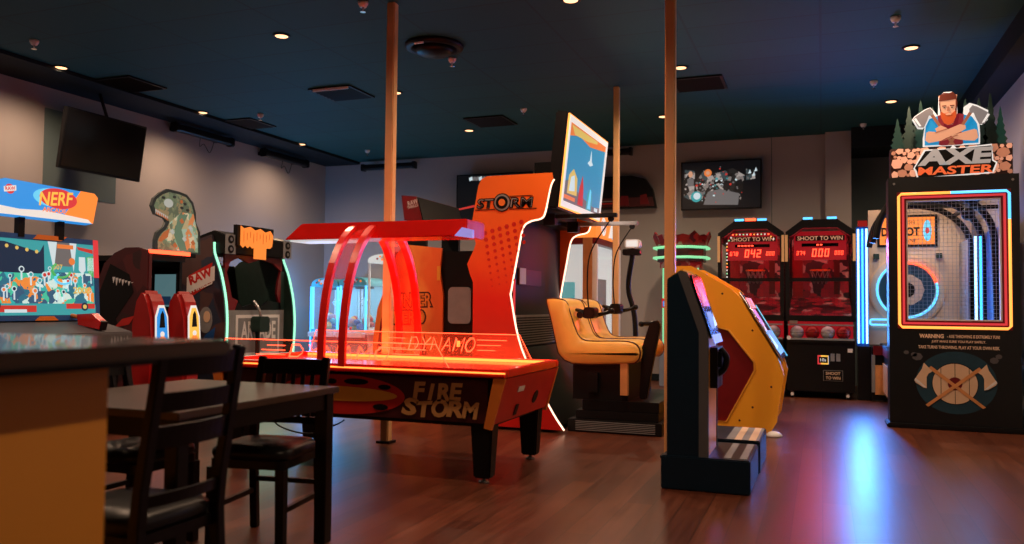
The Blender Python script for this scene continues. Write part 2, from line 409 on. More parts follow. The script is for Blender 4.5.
# ------------------------------------------------------------------ room
XL, XR, YB, YF = -8.85, 1.93, 13.3, -2.5
struct('floor', MB().box(XL - .1, XR + .1, YF, YB + 0.8, -0.1, 0, 'wood_plank_floor'))
struct('ceiling', MB().box(XL - .1, XR + .1, YF, YB + 0.8, ROOM_H, ROOM_H + 0.1, 'ceiling_tiles'))
struct('wall_left', MB().box(XL - 0.12, XL, YF, YB, 0, ROOM_H, 'wall_paint'))
b = MB().box(XL - 0.12, 0.06, YB, YB + 0.12, 0, ROOM_H, 'wall_paint')
for sx in (-0.72,): b.box(sx - .006, sx + .006, YB - .003, YB + 0.01, 0, ROOM_H, 'wall_dark_paint')
struct('wall_back', b)
struct('trim_1', MB().box(0.06, 0.42, YB - 0.16, YB + 0.7, 0, ROOM_H, 'wall_paint'))            # pilaster beside the alcove
struct('trim_2', MB().box(0.42, XR, YB + 0.55, YB + 0.7, 0, ROOM_H, 'wall_dark_paint'))          # back of the alcove
struct('wall_right', MB().box(XR, XR + 0.12, YF, YB + 0.7, 0, ROOM_H, 'wall_paint'))
struct('wall_front', MB().box(XL - .1, XR + .1, YF - 0.12, YF, 0, ROOM_H, 'wall_dark_paint'))
struct('trim_3', MB().box(XL, XL + 0.75, YF, YB, ROOM_H - 0.045, ROOM_H - 0.001, 'soffit_black'))   # black band of ceiling along the left wall
struct('trim_4', MB().box(0.42, XR, YB - 0.4, YB + 0.55, ROOM_H - 0.3, ROOM_H - 0.001, 'soffit_black'))
struct('trim_5', MB().box(XR - 0.28, XR, 6.0, YB - 0.4, ROOM_H - 0.24, ROOM_H - 0.001, 'soffit_black'))
struct('trim_6', MB().box(XL + .001, XL + 0.006, 7.25, 8.35, 2.50, 3.55, 'wall_dark_paint'))      # darker patch of paint behind the television
struct('baseboard_left', MB().box(XL, XL + 0.02, YF, YB - .02, 0, 0.11, 'soffit_black'))
struct('baseboard_back', MB().box(XL, 0.06, YB - 0.02, YB, 0, 0.11, 'soffit_black'))

# ------------------------------------------------------------------ ceiling fittings
dl_where = {(-8.07, 6.8): 'nearest by the left wall', (-8.08, 9.09): 'middle one by the left wall', (-8.1, 11.45): 'farthest by the left wall',
            (-5.0, 6.7): 'large, high up left of the left post', (-4.98, 9.0): 'just right of the tall left post', (-5.0, 11.33): 'small, above the orange cabinet',
            (-2.02, 6.72): 'cut by the picture top', (-1.45, 9.05): 'just right of the tall middle post', (-2.05, 11.33): 'small, left of the middle post',
            (0.86, 9.1): 'nearest of the two over the lumberjack sign', (0.84, 11.4): 'farther one beside the lumberjack sign'}
proto = None
dl_where.update({(-2.02, 4.45): 'between the dining table and the red air hockey table', (0.86, 6.8): 'over the aisle before the lumberjack machine', (-5.0, 4.45): 'over the near end of the red air hockey table',
                 (-8.07, 4.45): 'beside the left wall before the blue marquee', (0.86, 2.15): 'right of the bar near the camera'})
for (x, y), where in dl_where.items():
    lab = 'warm recessed ceiling downlight, ' + where
    if proto is None:
        t = thing('downlight', lab, 'ceiling light', (x, y, ROOM_H), 'recessed downlights in the dark ceiling')
        rg = MB().lathe((x, y), ROOM_H, [(0.085, -0.002), (0.088, -0.010), (0.078, -0.014), (0.066, -0.014), (0.064, -0.006)], 'black_metal', n=24)
        part('trim_ring', t, rg)
        part('bulb', t, MB().lathe((x, y), ROOM_H, [(0.064, -0.003), (0.062, -0.012), (0.03, -0.020), (0.004, -0.022)], 'lamp_warm', n=20))
        lamp('lamp', 'SPOT', (x, y, ROOM_H - 0.05), DL_ENERGY, (1.0, 0.66, 0.43), 0.06, t, spot=math.radians(160), blend=1.0)
        proto = t
    else:
        t = copy_tree(proto); t.location = (x, y, ROOM_H); t['label'] = lab
spr = {(-7.5, 6.0): 'nearest to the left wall', (-3.76, 6.18): 'left of the left post', (-3.71, 7.93): 'below the round black ceiling speaker', (-7.38, 9.45): 'above the second wall bar',
       (-3.75, 10.3): 'above the tilted game screen', (0.64, 8.1): 'nearest one at upper right', (0.58, 10.33): 'between the two right downlights', (0.57, 12.7): 'smallest one beside the pilaster', (-7.33, 12.27): 'near the far left corner'}
proto = None
for (x, y), where in spr.items():
    lab = 'small white fire sprinkler head under dark ceiling, ' + where
    if proto is None:
        t = thing('sprinkler_head', lab, 'sprinkler', (x, y, ROOM_H), 'fire sprinkler heads')
        part('escutcheon', t, MB().lathe((x, y), ROOM_H, [(0.045, -0.001), (0.045, -0.02), (0.028, -0.05), (0.024, -0.05)], 'white_plastic', n=16))
        part('deflector', t, MB().lathe((x, y), ROOM_H, [(0.010, -0.05), (0.010, -0.085), (0.026, -0.088), (0.026, -0.092)], 'chrome', n=12))
        proto = t
    else:
        t = copy_tree(proto); t.location = (x, y, ROOM_H); t['label'] = lab
vents = {(-5.64, 8.8): 'with a pale edge, left of the left post', (-7.95, 9.87): 'behind the first wall bar', (-7.88, 7.6): 'above the black television', (-4.45, 10.85): 'above the orange cabinet', (-1.35, 9.77): 'right of the middle post'}
proto = None
for (x, y), where in vents.items():
    lab = 'square dark louvred ceiling vent, ' + where
    if proto is None:
        t = thing('ceiling_vent', lab, 'vent', (x, y, ROOM_H), 'square ceiling vents')
        f = MB()
        for (a0, a1, b0, b1) in ((-.3, .3, -.3, -.27), (-.3, .3, .27, .3), (-.3, -.27, -.27, .27), (.27, .3, -.27, .27)): f.box(x + a0, x + a1, y + b0, y + b1, ROOM_H - .02, ROOM_H - .001, 'black_metal')
        part('frame', t, f)
        g = MB()
        for k in range(7):
            yy = y - .24 + k * .08
            g.prism([(yy - .025, ROOM_H - .004), (yy + .02, ROOM_H - .03), (yy + .025, ROOM_H - .027), (yy - .02, ROOM_H - .001)], 'x', x - .27, x + .27, 'black_metal')
        part('louvres', t, g)
        proto = t
    else:
        t = copy_tree(proto); t.location = (x, y, ROOM_H); t['label'] = lab
edge = MB().box(-5.86, -5.36, 8.49, 8.505, ROOM_H - .05, ROOM_H - .02, 'white_plastic')
v0 = [o for o in COL.objects if o.name.startswith('ceiling_vent')][0]
part('pale_lip', v0, edge, label='pale metal lip')
t = thing('ceiling_speaker', 'large round black ceiling speaker between the two tall posts', 'speaker', (-3.70, 7.47, ROOM_H))
part('rim', t, MB().lathe((-3.70, 7.47), ROOM_H, [(0.30, -.001), (0.30, -.03), (0.26, -.05), (0.24, -.05)], 'black_metal', n=32))
part('grille', t, MB().lathe((-3.70, 7.47), ROOM_H, [(0.24, -.05), (0.15, -.10), (0.03, -.12)], 'black_plastic', n=32))
part('badge', t, MB().box(-3.78, -3.68, 7.18, 7.20, ROOM_H - .065, ROOM_H - .05, 'white_plastic'), label='small pale badge')

# ------------------------------------------------------------------ wall bars and televisions
def wall_bar(y0, y1, z, label):
    t = thing('sound_bar', label, 'sound bar', (XL + 0.2, (y0 + y1) / 2, z), 'black bars high on the walls')
    part('housing', t, MB().prism(rrect(XL + .14, XL + .26, z - .055, z + .055, .03), 'y', y0, y1, 'black_plastic'))
    for y in (y0 + .12, y1 - .12): part('bracket', t, MB().box(XL, XL + .15, y - .03, y + .03, z - .02, z + .04, 'black_metal'))
    for y in (y0 - .015, y1 + .015): part('end_cap', t, MB().prism(rrect(XL + .13, XL + .27, z - .07, z + .07, .035), 'y', y - .02, y + .02, 'black_plastic'))
    part('cable', t, MB().tube(spline([(XL + .2, y0 + .5, z - .05), (XL + .1, y0 + .6, z - .16), (XL + .05, y0 + .75, z - .10), (XL + .03, y0 + .9, z - .2), (XL + .02, y0 + 1.0, z - .02)]), .005, 'black_plastic', n=5))
wall_bar(9.20, 10.35, 3.70, 'long black bar high on left wall, nearer of the two there')
wall_bar(11.2, 12.35, 3.69, 'long black bar high on left wall, closest to the far corner')
def wall_bar_back(x0, x1, z, label):
    t = thing('sound_bar', label, 'sound bar', ((x0 + x1) / 2, YB - 0.2, z), 'black bars high on the walls')
    part('housing', t, MB().prism(rrect(YB - .26, YB - .14, z - .05, z + .05, .03), 'x', x0, x1, 'black_plastic'))
    for x in (x0 + .12, x1 - .12): part('bracket', t, MB().box(x - .03, x + .03, YB - .15, YB, z - .02, z + .04, 'black_metal'))
    for x in (x0, x1): part('end_cap', t, MB().prism(rrect(YB - .27, YB - .13, z - .065, z + .065, .03), 'x', x - .02, x + .02, 'black_plastic'))
wall_bar_back(-7.9, -6.85, 3.70, 'long black bar high on back wall, crossed by the left post')
wall_bar_back(-3.9, -2.9, 3.72, 'long black bar high on back wall behind the thin far post')

# black television on the left wall
t = thing('television', 'large black switched-off television hung tilted on the left wall', 'television', (-8.5, 7.95, 2.75), 'wall televisions')
frt = Frame((-8.48, 7.16, 2.78), (0, 1, 0), (0.14, 0, 0.99))
part('housing', t, MB().rect(frt, 0, 1.24, 0, 0.74, 'black_plastic', z=-.06, t=.06), bevel=.006)
part('screen', t, MB().rect(frt, 02e-2, 1.22, .03, .72, 'screen_off', z=0, t=.003))
part('mount_arm', t, MB().tube([(-8.46, 7.85, 3.45), (-8.5, 7.72, 3.84)], .02, 'black_metal'))
part('wall_bracket', t, MB().box(-8.84, -8.5, 7.85, 8.0, 3.05, 3.2, 'black_metal'))
# lit television on back wall
t = thing('television', 'wall television showing a dark battle scene, right of the middle post', 'television', (-1.47, YB - .1, 2.75), 'wall televisions')
fr = FY(-2.09, 13.12, 2.75)
part('housing', t, MB().box(-2.09, -.86, 13.12, 13.17, 2.73, 3.50, 'black_plastic').box(-1.7, -1.25, 13.17, 13.27, 2.9, 3.3, 'black_metal'))
s = MB().rect(fr, .02, 1.21, .0, .73, 'scr_black', z=0, t=.002)
s.plate(fr, [(.30, .10), (.92, .10), (.98, .50), (.80, .62), (.55, .55), (.35, .60), (.22, .40)], 'fight_scene', z=.0022, t=.0005)
s.plate(fr, [(.04, .20), (.20, .10), (.22, .60), (.06, .64)], 'fight_scene', z=.0022, t=.0005).plate(fr, [(1.0, .42), (1.14, .44), (1.12, .58), (1.0, .60)], 'fight_scene', z=.0022, t=.0005)
random.seed(11)
for k in range(90):
    x = random.gauss(.52, .22); y = random.gauss(.36, .13); r = random.uniform(.006, .028)
    if not (.05 < x < 1.15 and .05 < y < .68): continue
    s.plate(fr, [(x + r * math.cos(a) * random.uniform(.5, 1.3), y + r * math.sin(a) * random.uniform(.4, 1.1)) for a in (0, 1, 2, 3, 4, 5.2)], random.choice(['scr_grey', 'scr_grey', 'scr_white', 'scr_black', 'scr_grey', 'scr_red', 'scr_teal']), z=.003 + k * 2e-5, t=.0005)
s.plate(fr, [(.35, .06), (.88, .04), (.90, .22), (.6, .30), (.42, .26)], 'scr_grey', z=.0028, t=.001)
s.disc(fr, .24, .19, .085, 'scr_teal', z=.005, t=.001).disc(fr, .25, .20, .055, 'scr_white', z=.006, t=.001)
s.disc(fr, .42, .56, .06, 'scr_orange', z=.005, t=.001).disc(fr, .42, .56, .03, 'scr_skin', z=.006, t=.001)
s.disc(fr, .15, .55, .035, 'scr_skin', z=.005, t=.001, ry=.05).rect(fr, .10, .20, .36, .48, 'scr_grey', z=.005, t=.001)
for (x, y) in ((1.03, .52), (1.09, .48), (1.12, .55)): s.plate(fr, [(x, y), (x + .05, y + .01), (x + .03, y + .07)], 'scr_white', z=.004, t=.001)
part('screen', t, s)
# television behind the storm cabinet
t = thing('television', 'dark wall television partly hidden behind the orange cabinet, pale shine along its top', 'television', (-5.3, YB - .1, 2.5), 'wall televisions')
part('housing', t, MB().box(-6.02, -4.6, 13.12, 13.17, 2.66, 3.48, 'black_plastic').box(-5.5, -5.1, 13.17, 13.27, 2.9, 3.3, 'black_metal'))
fr = FY(-6.02, 13.12, 2.66)
s = MB().rect(fr, .02, 1.40, .02, .80, 'scr_black', z=0, t=.002)
s.plate(fr, [(.02, .22), (.35, .28), (.8, .25), (.8, .22), (.35, .24), (.02, .19)], 'scr_red', z=.003, t=.001)
for k in range(14):
    x = .25 + k * .06; s.plate(fr, [(x, .70), (x + .07, .72), (x + .05, .78), (x - .01, .76)], 'scr_grey' if k % 3 else 'scr_white', z=.003, t=.001)
part('screen', t, s)
# domed dark header sign on back wall
t = thing('wall_sign', 'dark domed sign with red band on back wall, left of the middle post', 'sign', (-3.0, YB - .1, 2.8))
dome = [(-3.55, 2.80), (-2.50, 2.80), (-2.56, 3.10), (-2.68, 3.27), (-2.90, 3.33), (-3.55, 3.33)]
part('backing', t, MB().prism(dome, 'y', YB - .16, YB, 'black_plastic'))
fr = FY(-3.55, YB - .16, 2.8)
part('red_band', t, MB().plate(fr, [(0, 0.02), (1.03, .02), (1.0, .17), (0, .17)], 'maroon', t=.006)
     .plate(fr, [(.45, .04), (.62, .04), (.60, .20), (.48, .20)], 'dark_red', z=.006).plate(fr, [(.8, .05), (.95, .05), (.90, .22), (.80, .20)], 'dark_red', z=.006)
     .rect(fr, .05, .40, .07, .09, 'red_print', z=.007).rect(fr, .05, .40, .11, .125, 'grey_print', z=.007), label='dark red printed band')

# ------------------------------------------------------------------ tall posts
def post(x, y, wd, label):
    t = thing('support_post', label, 'post', (x, y, 0), 'tall tan posts')
    part('shaft', t, MB().box(x - wd / 2, x + wd / 2, y - wd / 2, y + wd / 2, 0, ROOM_H, 'post_wood'), bevel=.008)
    part('base_plate', t, MB().box(x - wd * .8, x + wd * .8, y - wd * .8, y + wd * .8, 0.0, .02, 'black_metal'))
post(-3.53, 6.30, .078, 'tall tan post behind the red air hockey canopy')
post(-1.14, 6.62, .082, 'tall tan post behind the navy cabinet')
post(-2.31, 9.64, .070, 'thin far tan post right of the tilted game screen')

# ------------------------------------------------------------------ bar counter (near left)
t = thing('bar_counter', 'bar counter with brown wooden top and orange side panel at near left', 'counter', (-2.3, 0.9, 0))
part('countertop', t, MB().box(-3.9, -1.47, .2, 1.79, 1.062, 1.10, 'bar_wood'), bevel=.008)
part('body', t, MB().box(-3.8, -1.60, .3, 1.508, 0.0, 1.062, 'bar_panel'), bevel=.003)
part('under_rail', t, MB().box(-3.8, -1.54, .25, 1.60, 1.045, 1.0615, 'black_wood'))

# ------------------------------------------------------------------ dining table
t = thing('dining_table', 'dark wooden rectangular table with square legs, behind the bar', 'table', (-2.78, 2.85, 0))
TX0, TX1, TY0, TY1, TZ = -3.25, -2.30, 2.50, 3.62, .776
part('tabletop', t, MB().box(TX0, TX1, TY0, TY1, TZ - .03, TZ, 'table_wood'), bevel=.004)
a = MB()
a.box(TX0 + .03, TX1 - .03, TY0 + .03, TY0 + .055, TZ - .11, TZ - .031, 'black_wood').box(TX0 + .03, TX1 - .03, TY1 - .055, TY1 - .03, TZ - .11, TZ - .031, 'black_wood')
a.box(TX0 + .03, TX0 + .055, TY0 + .055, TY1 - .055, TZ - .11, TZ - .031, 'black_wood').box(TX1 - .055, TX1 - .03, TY0 + .055, TY1 - .055, TZ - .11, TZ - .031, 'black_wood')
part('apron', t, a)
for lx in (TX0 + .02, TX1 - .085):
    for ly in (TY0 + .02, TY1 - .085): part('leg', t, MB().box(lx, lx + .065, ly, ly + .065, 0, TZ - .0305, 'black_wood'), bevel=.004)

# ------------------------------------------------------------------ chairs (local: faces -y, back at +y)
def make_chair(label, H, slats):
    t = thing('dining_chair', label, 'chair', (0, 0, 0), 'dark wooden chairs around the table')
    sh = .46
    prof = rrect(-.21, .21, -.22, .20, .09, n=6)
    part('seat_frame', t, MB().prism(rrect(-.20, .20, -.21, .20, .05), 'z', sh - .06, sh - .02, 'black_wood'))
    c = MB(); n = len(prof)
    rings = [(.96, sh - .02), (1.0, sh), (.99, sh + .022), (.90, sh + .04), (.6, sh + .052), (.1, sh + .055)]
    vs = [(p[0] * k, (p[1] + .01) * k - .01, z) for k, z in rings for p in prof]
    fs = [(i * n + j, i * n + (j + 1) % n, (i + 1) * n + (j + 1) % n, (i + 1) * n + j) for i in range(len(rings) - 1) for j in range(n)] + [tuple(range(n))[::-1], tuple(range((len(rings) - 1) * n, len(rings) * n))]
    c.add(vs, fs, 'black_vinyl', True); part('seat', t, c)
    for sx in (-1, 1):
        part('leg', t, MB().add([(sx * .185 - .02, -.21, 0), (sx * .185 + .02, -.21, 0), (sx * .185 + .02, -.17, 0), (sx * .185 - .02, -.17, 0),
             (sx * .18 - .023, -.21, sh - .06), (sx * .18 + .023, -.21, sh - .06), (sx * .18 + .023, -.165, sh - .06), (sx * .18 - .023, -.165, sh - .06)],
             [(0, 3, 2, 1), (4, 5, 6, 7), (0, 1, 5, 4), (1, 2, 6, 5), (2, 3, 7, 6), (3, 0, 4, 7)], 'black_wood'))
        pf = [(.215, 0), (.255, 0), (.225, sh), (.235, sh + .12), (.305, H), (.272, H + .01), (.195, sh + .12), (.18, sh), (.19, sh - .1)]
        part('back_post', t, MB().prism([(a, z) for a, z in pf], 'x', sx * .185 - .02, sx * .185 + .02, 'black_wood'), bevel=.004)
        part('stretcher', t, MB().box(sx * .185 - .011, sx * .185 + .011, -.18, .22, .19, .215, 'black_wood'))
    part('stretcher', t, MB().box(-.17, .17, .205, .225, .25, .275, 'black_wood'))
    def by(z): return .215 + (z - sh - .12) / (H - sh - .12) * .073
    def rail(z0, z1, name):
        r = MB(); N = 10; vs = []
        for i in range(N + 1):
            x = -.175 + .35 * i / N; bow = .022 * (1 - (x / .175) ** 2)
            for z, d in ((z0, 0), (z1, 0), (z1, .018), (z0, .018)): vs.append((x, by(z) + bow + d - .01, z))
        fs = [(i * 4 + k, i * 4 + (k + 1) % 4, (i + 1) * 4 + (k + 1) % 4, (i + 1) * 4 + k) for i in range(N) for k in range(4)] + [(0, 1, 2, 3), (N * 4, N * 4 + 3, N * 4 + 2, N * 4 + 1)]
        part(name, t, r.add(vs, fs, 'black_wood'))
    rail(H - .085, H - .005, 'top_rail')
    if slats:
        rail(sh + .10, sh + .135, 'lower_rail'); rail(H - .19, H - .165, 'middle_rail')
        for k in range(5):
            x = -.11 + k * .055; z0, z1 = sh + .13, H - .08
            part('slat', t, MB().add([(x - .011, by(z0) + .01, z0), (x + .011, by(z0) + .01, z0), (x + .011, by(z0) + .02, z0), (x - .011, by(z0) + .02, z0),
                 (x - .011, by(z1) + .01, z1), (x + .011, by(z1) + .01, z1), (x + .011, by(z1) + .02, z1), (x - .011, by(z1) + .02, z1)],
                 [(0, 3, 2, 1), (4, 5, 6, 7), (0, 1, 5, 4), (1, 2, 6, 5), (2, 3, 7, 6), (3, 0, 4, 7)], 'black_wood'))
    else:
        rail(H - .20, H - .135, 'middle_rail'); rail(H - .32, H - .245, 'middle_rail'); rail(sh + .07, sh + .11, 'lower_rail')
    return t
c = make_chair('black ladder-back chair nearest the camera, its back overlapping the bar corner', 1.04, False)
c.location = (-2.26, 2.25, 0); c.rotation_euler = (0, 0, -PI / 2)          # faces -x
c = make_chair('black slat-back chair at far end of the table, near the red air hockey table', .90, True)
c.location = (-2.63, 3.475, 0); c.rotation_euler = (0, 0, math.radians(9))
c2 = copy_tree(c); c2.location = (-3.16, 3.16, 0); c2.rotation_euler = (0, 0, PI / 2)
c2['label'] = 'black slat-back chair mostly hidden behind the bar panel edge, left of the table'
# ------------------------------------------------------------------ air hockey table
t = thing('air_hockey_table', 'red and black air hockey table with arched canopy and FIRE STORM lettering', 'air hockey table', (-3.1, 5.64, 0))
HX0, HX1, HY0, HY1, HZ = -4.35, -1.95, 5.05, 6.23, .77
part('play_surface', t, MB().box(HX0 + .05, HX1 - .05, HY0 + .06, HY1 - .06, HZ - .06, HZ - .03, 'red_plastic'))
part('cabinet', t, MB().box(HX0 + .10, HX1 - .12, HY0 + .05, HY1 - .05, .38, HZ - .061, 'black_plastic'), bevel=.01)
r = MB()
for (x0, x1, y0, y1) in ((HX0, HX1, HY0, HY0 + .06), (HX0, HX1, HY1 - .06, HY1), (HX0, HX0 + .06, HY0 + .06, HY1 - .06), (HX1 - .06, HX1, HY0 + .06, HY1 - .06)): r.box(x0, x1, y0, y1, HZ - .055, HZ, 'red_plastic')
part('rail', t, r, bevel=.008)
part('led_strip', t, MB().box(HX0, HX1, HY0 - .008, HY0 + .002, HZ - .028, HZ - .018, 'neon_orange').box(HX0 + .1, HX1 - .1, HY0 + .062, HY0 + .068, HZ - .028, HZ - .012, 'neon_red')
     .box(HX0 + .1, HX1 - .1, HY1 - .068, HY1 - .062, HZ - .028, HZ - .008, 'neon_orange'), label='glowing orange edge light')
fr = FY(HX0 + .1, HY0 + .05, .40)     # near side panel
g = MB().rect(fr, 0.02, 2.16, .005, .295, 'maroon', z=.001, t=.004)
g.disc(fr, 1.02, .15, .52, 'red_print', z=.006, t=.002, n=36, ry=.140).disc(fr, 1.00, .155, .48, 'yellow_print', z=.009, t=.002, n=36, ry=.052)
for (x, y, rx, ry) in ((1.15, .245, .10, .022), (1.38, .215, .05, .018), (.82, .06, .10, .018), (1.35, .075, .06, .022), (.95, .24, .04, .02)): g.disc(fr, x, y, rx, 'black_plastic', z=.010, t=.002, ry=ry)
part('side_graphic', t, g, label='dark side panel with red and yellow flame oval')
g = MB()
def brush_word(g, fr, wd, x, y, w, h, m, m2, z):
    random.seed(len(wd) * 3)
    n = len(wd); cw = w / n
    for i, ch in enumerate(wd):
        cx = x - w / 2 + cw * (i + .5); dy = random.uniform(-.008, .008); rot = random.uniform(-.08, .08)
        g.text(fr, ch, cx, y + dy, cw * (.5 if ch == 'I' else 1.12), h * random.uniform(.95, 1.12), m, z=z, off=.045, shear=.15, rot=rot)
brush_word(g, fr, 'FIRE', 1.79, .205, .37, .115, 'tan_print', 'red_print', .011)
brush_word(g, fr, 'STORM', 1.81, .085, .57, .115, 'tan_print', 'red_print', .011)
part('title_lettering', t, g, label='tan brush lettering reading FIRE STORM')
# flared red end panels
for (xe, sg) in ((HX1, 1), (HX0, -1)):
    e = MB(); a = .40; xi = xe - sg * .10
    e.prism([(xe, HZ - .06), (xe - sg * .02, HZ - .06), (xi - sg * .02, .40), (xi, .40)], 'y', HY0 + .03, HY1 - .03, 'red_print')
    part('end_panel', t, e, label='red flared end panel')
    for y0 in (HY0 + .005, HY1 - .03): part('corner_bracket', t, MB().prism([(xe, HZ - .058), (xe - sg * .085, HZ - .058), (xi - sg * .05, .38), (xi + sg * .005, .37)], 'y', y0, y0 + .025, 'orange_print'), label='orange corner bracket')
frx = Frame((HX1 + .001, HY0 + .03, HZ - .06), (0, 1, 0), (.31, 0, .95))
part('goal_return', t, MB().disc(frx, .75, -.20, .05, 'black_plastic', z=.002))
part('badge', t, MB().rect(frx, .30, .42, -.12, -.08, 'white_print', z=.002))
part('coin_slot', t, MB().rect(frx, .36, .42, -.30, -.22, 'black_plastic', z=.002))
for lx in (HX0 + .19, HX1 - .19):
    for ly in (HY0 + .12, HY1 - .12):
        L = MB().add([(lx - .06, ly - .05, .035), (lx + .06, ly - .05, .035), (lx + .06, ly + .05, .035), (lx - .06, ly + .05, .035),
              (lx - .08, ly - .065, .401), (lx + .08, ly - .065, .401), (lx + .08, ly + .065, .401), (lx - .08, ly + .065, .401)],
              [(0, 3, 2, 1), (4, 5, 6, 7), (0, 1, 5, 4), (1, 2, 6, 5), (2, 3, 7, 6), (3, 0, 4, 7)], 'black_plastic')
        lg = part('leg', t, L, bevel=.01)
        lv = MB().lathe((lx, ly), 0, [(.035, 0), (.035, .012), (.012, .018), (.012, .04)], 'grey_metal', n=14)
        part('levelling_foot', lg, lv)
# canopy
cz = 1.70
cb = MB()
cb.prism([(-4.01, cz), (-2.42, cz), (-2.42, cz + .125), (-3.85, cz + .125)], 'y', 5.46, 5.80, 'red_plastic')
part('canopy', t, cb, bevel=.008)
part('canopy_light', t, MB().box(-3.98, -3.45, 5.50, 5.76, cz - .012, cz - .001, 'claw_white'), label='pale light strip under the canopy')
part('score_display', t, MB().prism([(-2.50, cz + .0), (-2.36, cz - .02), (-2.36, cz + .04), (-2.44, cz + .06)], 'y', 5.42, 5.459, 'scr_purple'), label='pale blue score display')
for (ax0, ax1) in ((-3.40, -3.345), (-3.225, -3.17)):
    # outline of one arch in the y-z plane, both feet on the long rails
    pts = []
    for i in range(29):
        a = PI * i / 28; y = 5.64 - math.cos(a) * .60; z = HZ - .02 + (1.86 - HZ) * (math.sin(a) ** .80)
        pts.append((y, z))
    inner = [(5.64 + (y - 5.64) * .955, z - .045 if 2 < i < 26 else z) for i, (y, z) in enumerate(pts)]
    A = MB(); n = len(pts)
    vs = [(ax0, y, z) for y, z in pts] + [(ax1, y, z) for y, z in pts] + [(ax0, y, z) for y, z in inner] + [(ax1, y, z) for y, z in inner]
    fs = []
    for i in range(n - 1):
        fs += [(i, i + 1, n + i + 1, n + i), (2 * n + i, 3 * n + i, 3 * n + i + 1, 2 * n + i + 1), (i, 2 * n + i, 2 * n + i + 1, i + 1), (n + i, n + i + 1, 3 * n + i + 1, 3 * n + i)]
    fs += [(0, n, 3 * n, 2 * n), (n - 1, 3 * n - 1 + 0, 4 * n - 1, 2 * n - 1)]
    A.add(vs, fs, 'red_plastic', False); part('arch_rib', t, A)
# translucent panel between ribs over the upper half
vs = []; K = range(5, 28)
for i in K:
    a = PI * i / 28; y = 5.64 - math.cos(a) * .585; z = HZ - .04 + (1.85 - HZ) * (math.sin(a) ** .80)
    vs += [(-3.345, y, z), (-3.225, y, z), (-3.225, y * .995 + .0282, z - .008), (-3.345, y * .995 + .0282, z - .008)]
fs = [(4 * i + k, 4 * i + (k + 1) % 4, 4 * i + 4 + (k + 1) % 4, 4 * i + 4 + k) for i in range(len(K) - 1) for k in range(4)]
part('arch_panel', t, MB().add(vs, fs + [(0, 1, 2, 3)], 'red_acrylic'), label='translucent red panel between the arch ribs')
# acrylic guards with glowing line lettering
def guard(y, x0, x1, h, word, cx, wid):
    f = FY(x0, y, HZ)
    part('guard', t, MB().plate(f, [(0, 0), (x1 - x0, 0), (x1 - x0 - .10, h), (.06, h)], 'clear_acrylic', t=.008), label='clear acrylic guard with etched glowing lettering')
    e = MB(); ed = [(0, .0), (.06, h), (x1 - x0 - .10, h), (x1 - x0, 0)]
    e.tube([f.p(a, b, .004) for a, b in ed], .0035, 'neon_red', n=5)
    L = {'D': [[(0, 0), (0, 1), (.6, 1), (1, .6), (1, .3), (.7, 0), (0, 0)]], 'Y': [[(0, 1), (.5, .5), (1, 1)], [(.5, .5), (.5, 0)]], 'N': [[(0, 0), (0, 1), (1, 0), (1, 1)]],
         'A': [[(0, 0), (.5, 1), (1, 0)], [(.25, .4), (.75, .4)]], 'M': [[(0, 0), (0, 1), (.5, .4), (1, 1), (1, 0)]], 'O': [[(.3, 0), (0, .3), (0, .7), (.3, 1), (.7, 1), (1, .7), (1, .3), (.7, 0), (.3, 0)]]}
    n = len(word); cw = wid / n
    for i, ch in enumerate(word):
        for st in L[ch]:
            for s_ in (0, .10):
                e.tube([f.p(cx - wid / 2 + cw * (i + (.08 + s_ * .6) + a * (.76 - s_ * .7)) + b * .03, h * (.22 + s_ * .35) + b * h * (.60 - s_ * .8), .006) for a, b in st], .0028, 'neon_red', n=4)
    for k in range(3): e.tube([f.p(cx + wid / 2 + .02, h * (.3 + .22 * k), .006), f.p(cx + wid / 2 + .28 - .05 * (2 - k), h * (.3 + .22 * k), .006)], .0028, 'neon_red', n=4)
    for k in range(3): e.tube([f.p(cx - wid / 2 - .02, h * (.3 + .22 * k), .006), f.p(cx - wid / 2 - .28 + .05 * k, h * (.3 + .22 * k), .006)], .0028, 'neon_red', n=4)
    part('etched_line', t, e, label='red glowing etched lettering')
guard(HY0 + .03, HX0 + .05, HX1 - .42, .155, 'DYNAMO', 1.05, .85)
guard(HY1 - .03, HX0 + .1, HX1 - .22, .19, 'DYNAMO', 1.28, .62)
lamp('canopy_lamp', 'AREA', (-3.2, 5.63, cz - .02), 7, (1.0, .16, .08), (1.4, .25), t)
lamp('surface_glow', 'AREA', (-3.1, 6.05, HZ + .02), 14, (1.0, .14, .04), (2.2, .15), t, rot=(math.radians(130), 0, 0))
# loose cable below the table
tag(MB().tube(spline([(-4.1, 5.4, .36), (-3.75, 5.1, .29), (-3.45, 5.05, .26), (-3.3, 5.15, .32), (-3.2, 5.1, .365)]), .006, 'black_plastic', n=6).build('power_cable', origin=(-3.6, 5.2, .35)), 'thin black cable looped under the air hockey table', 'cable')

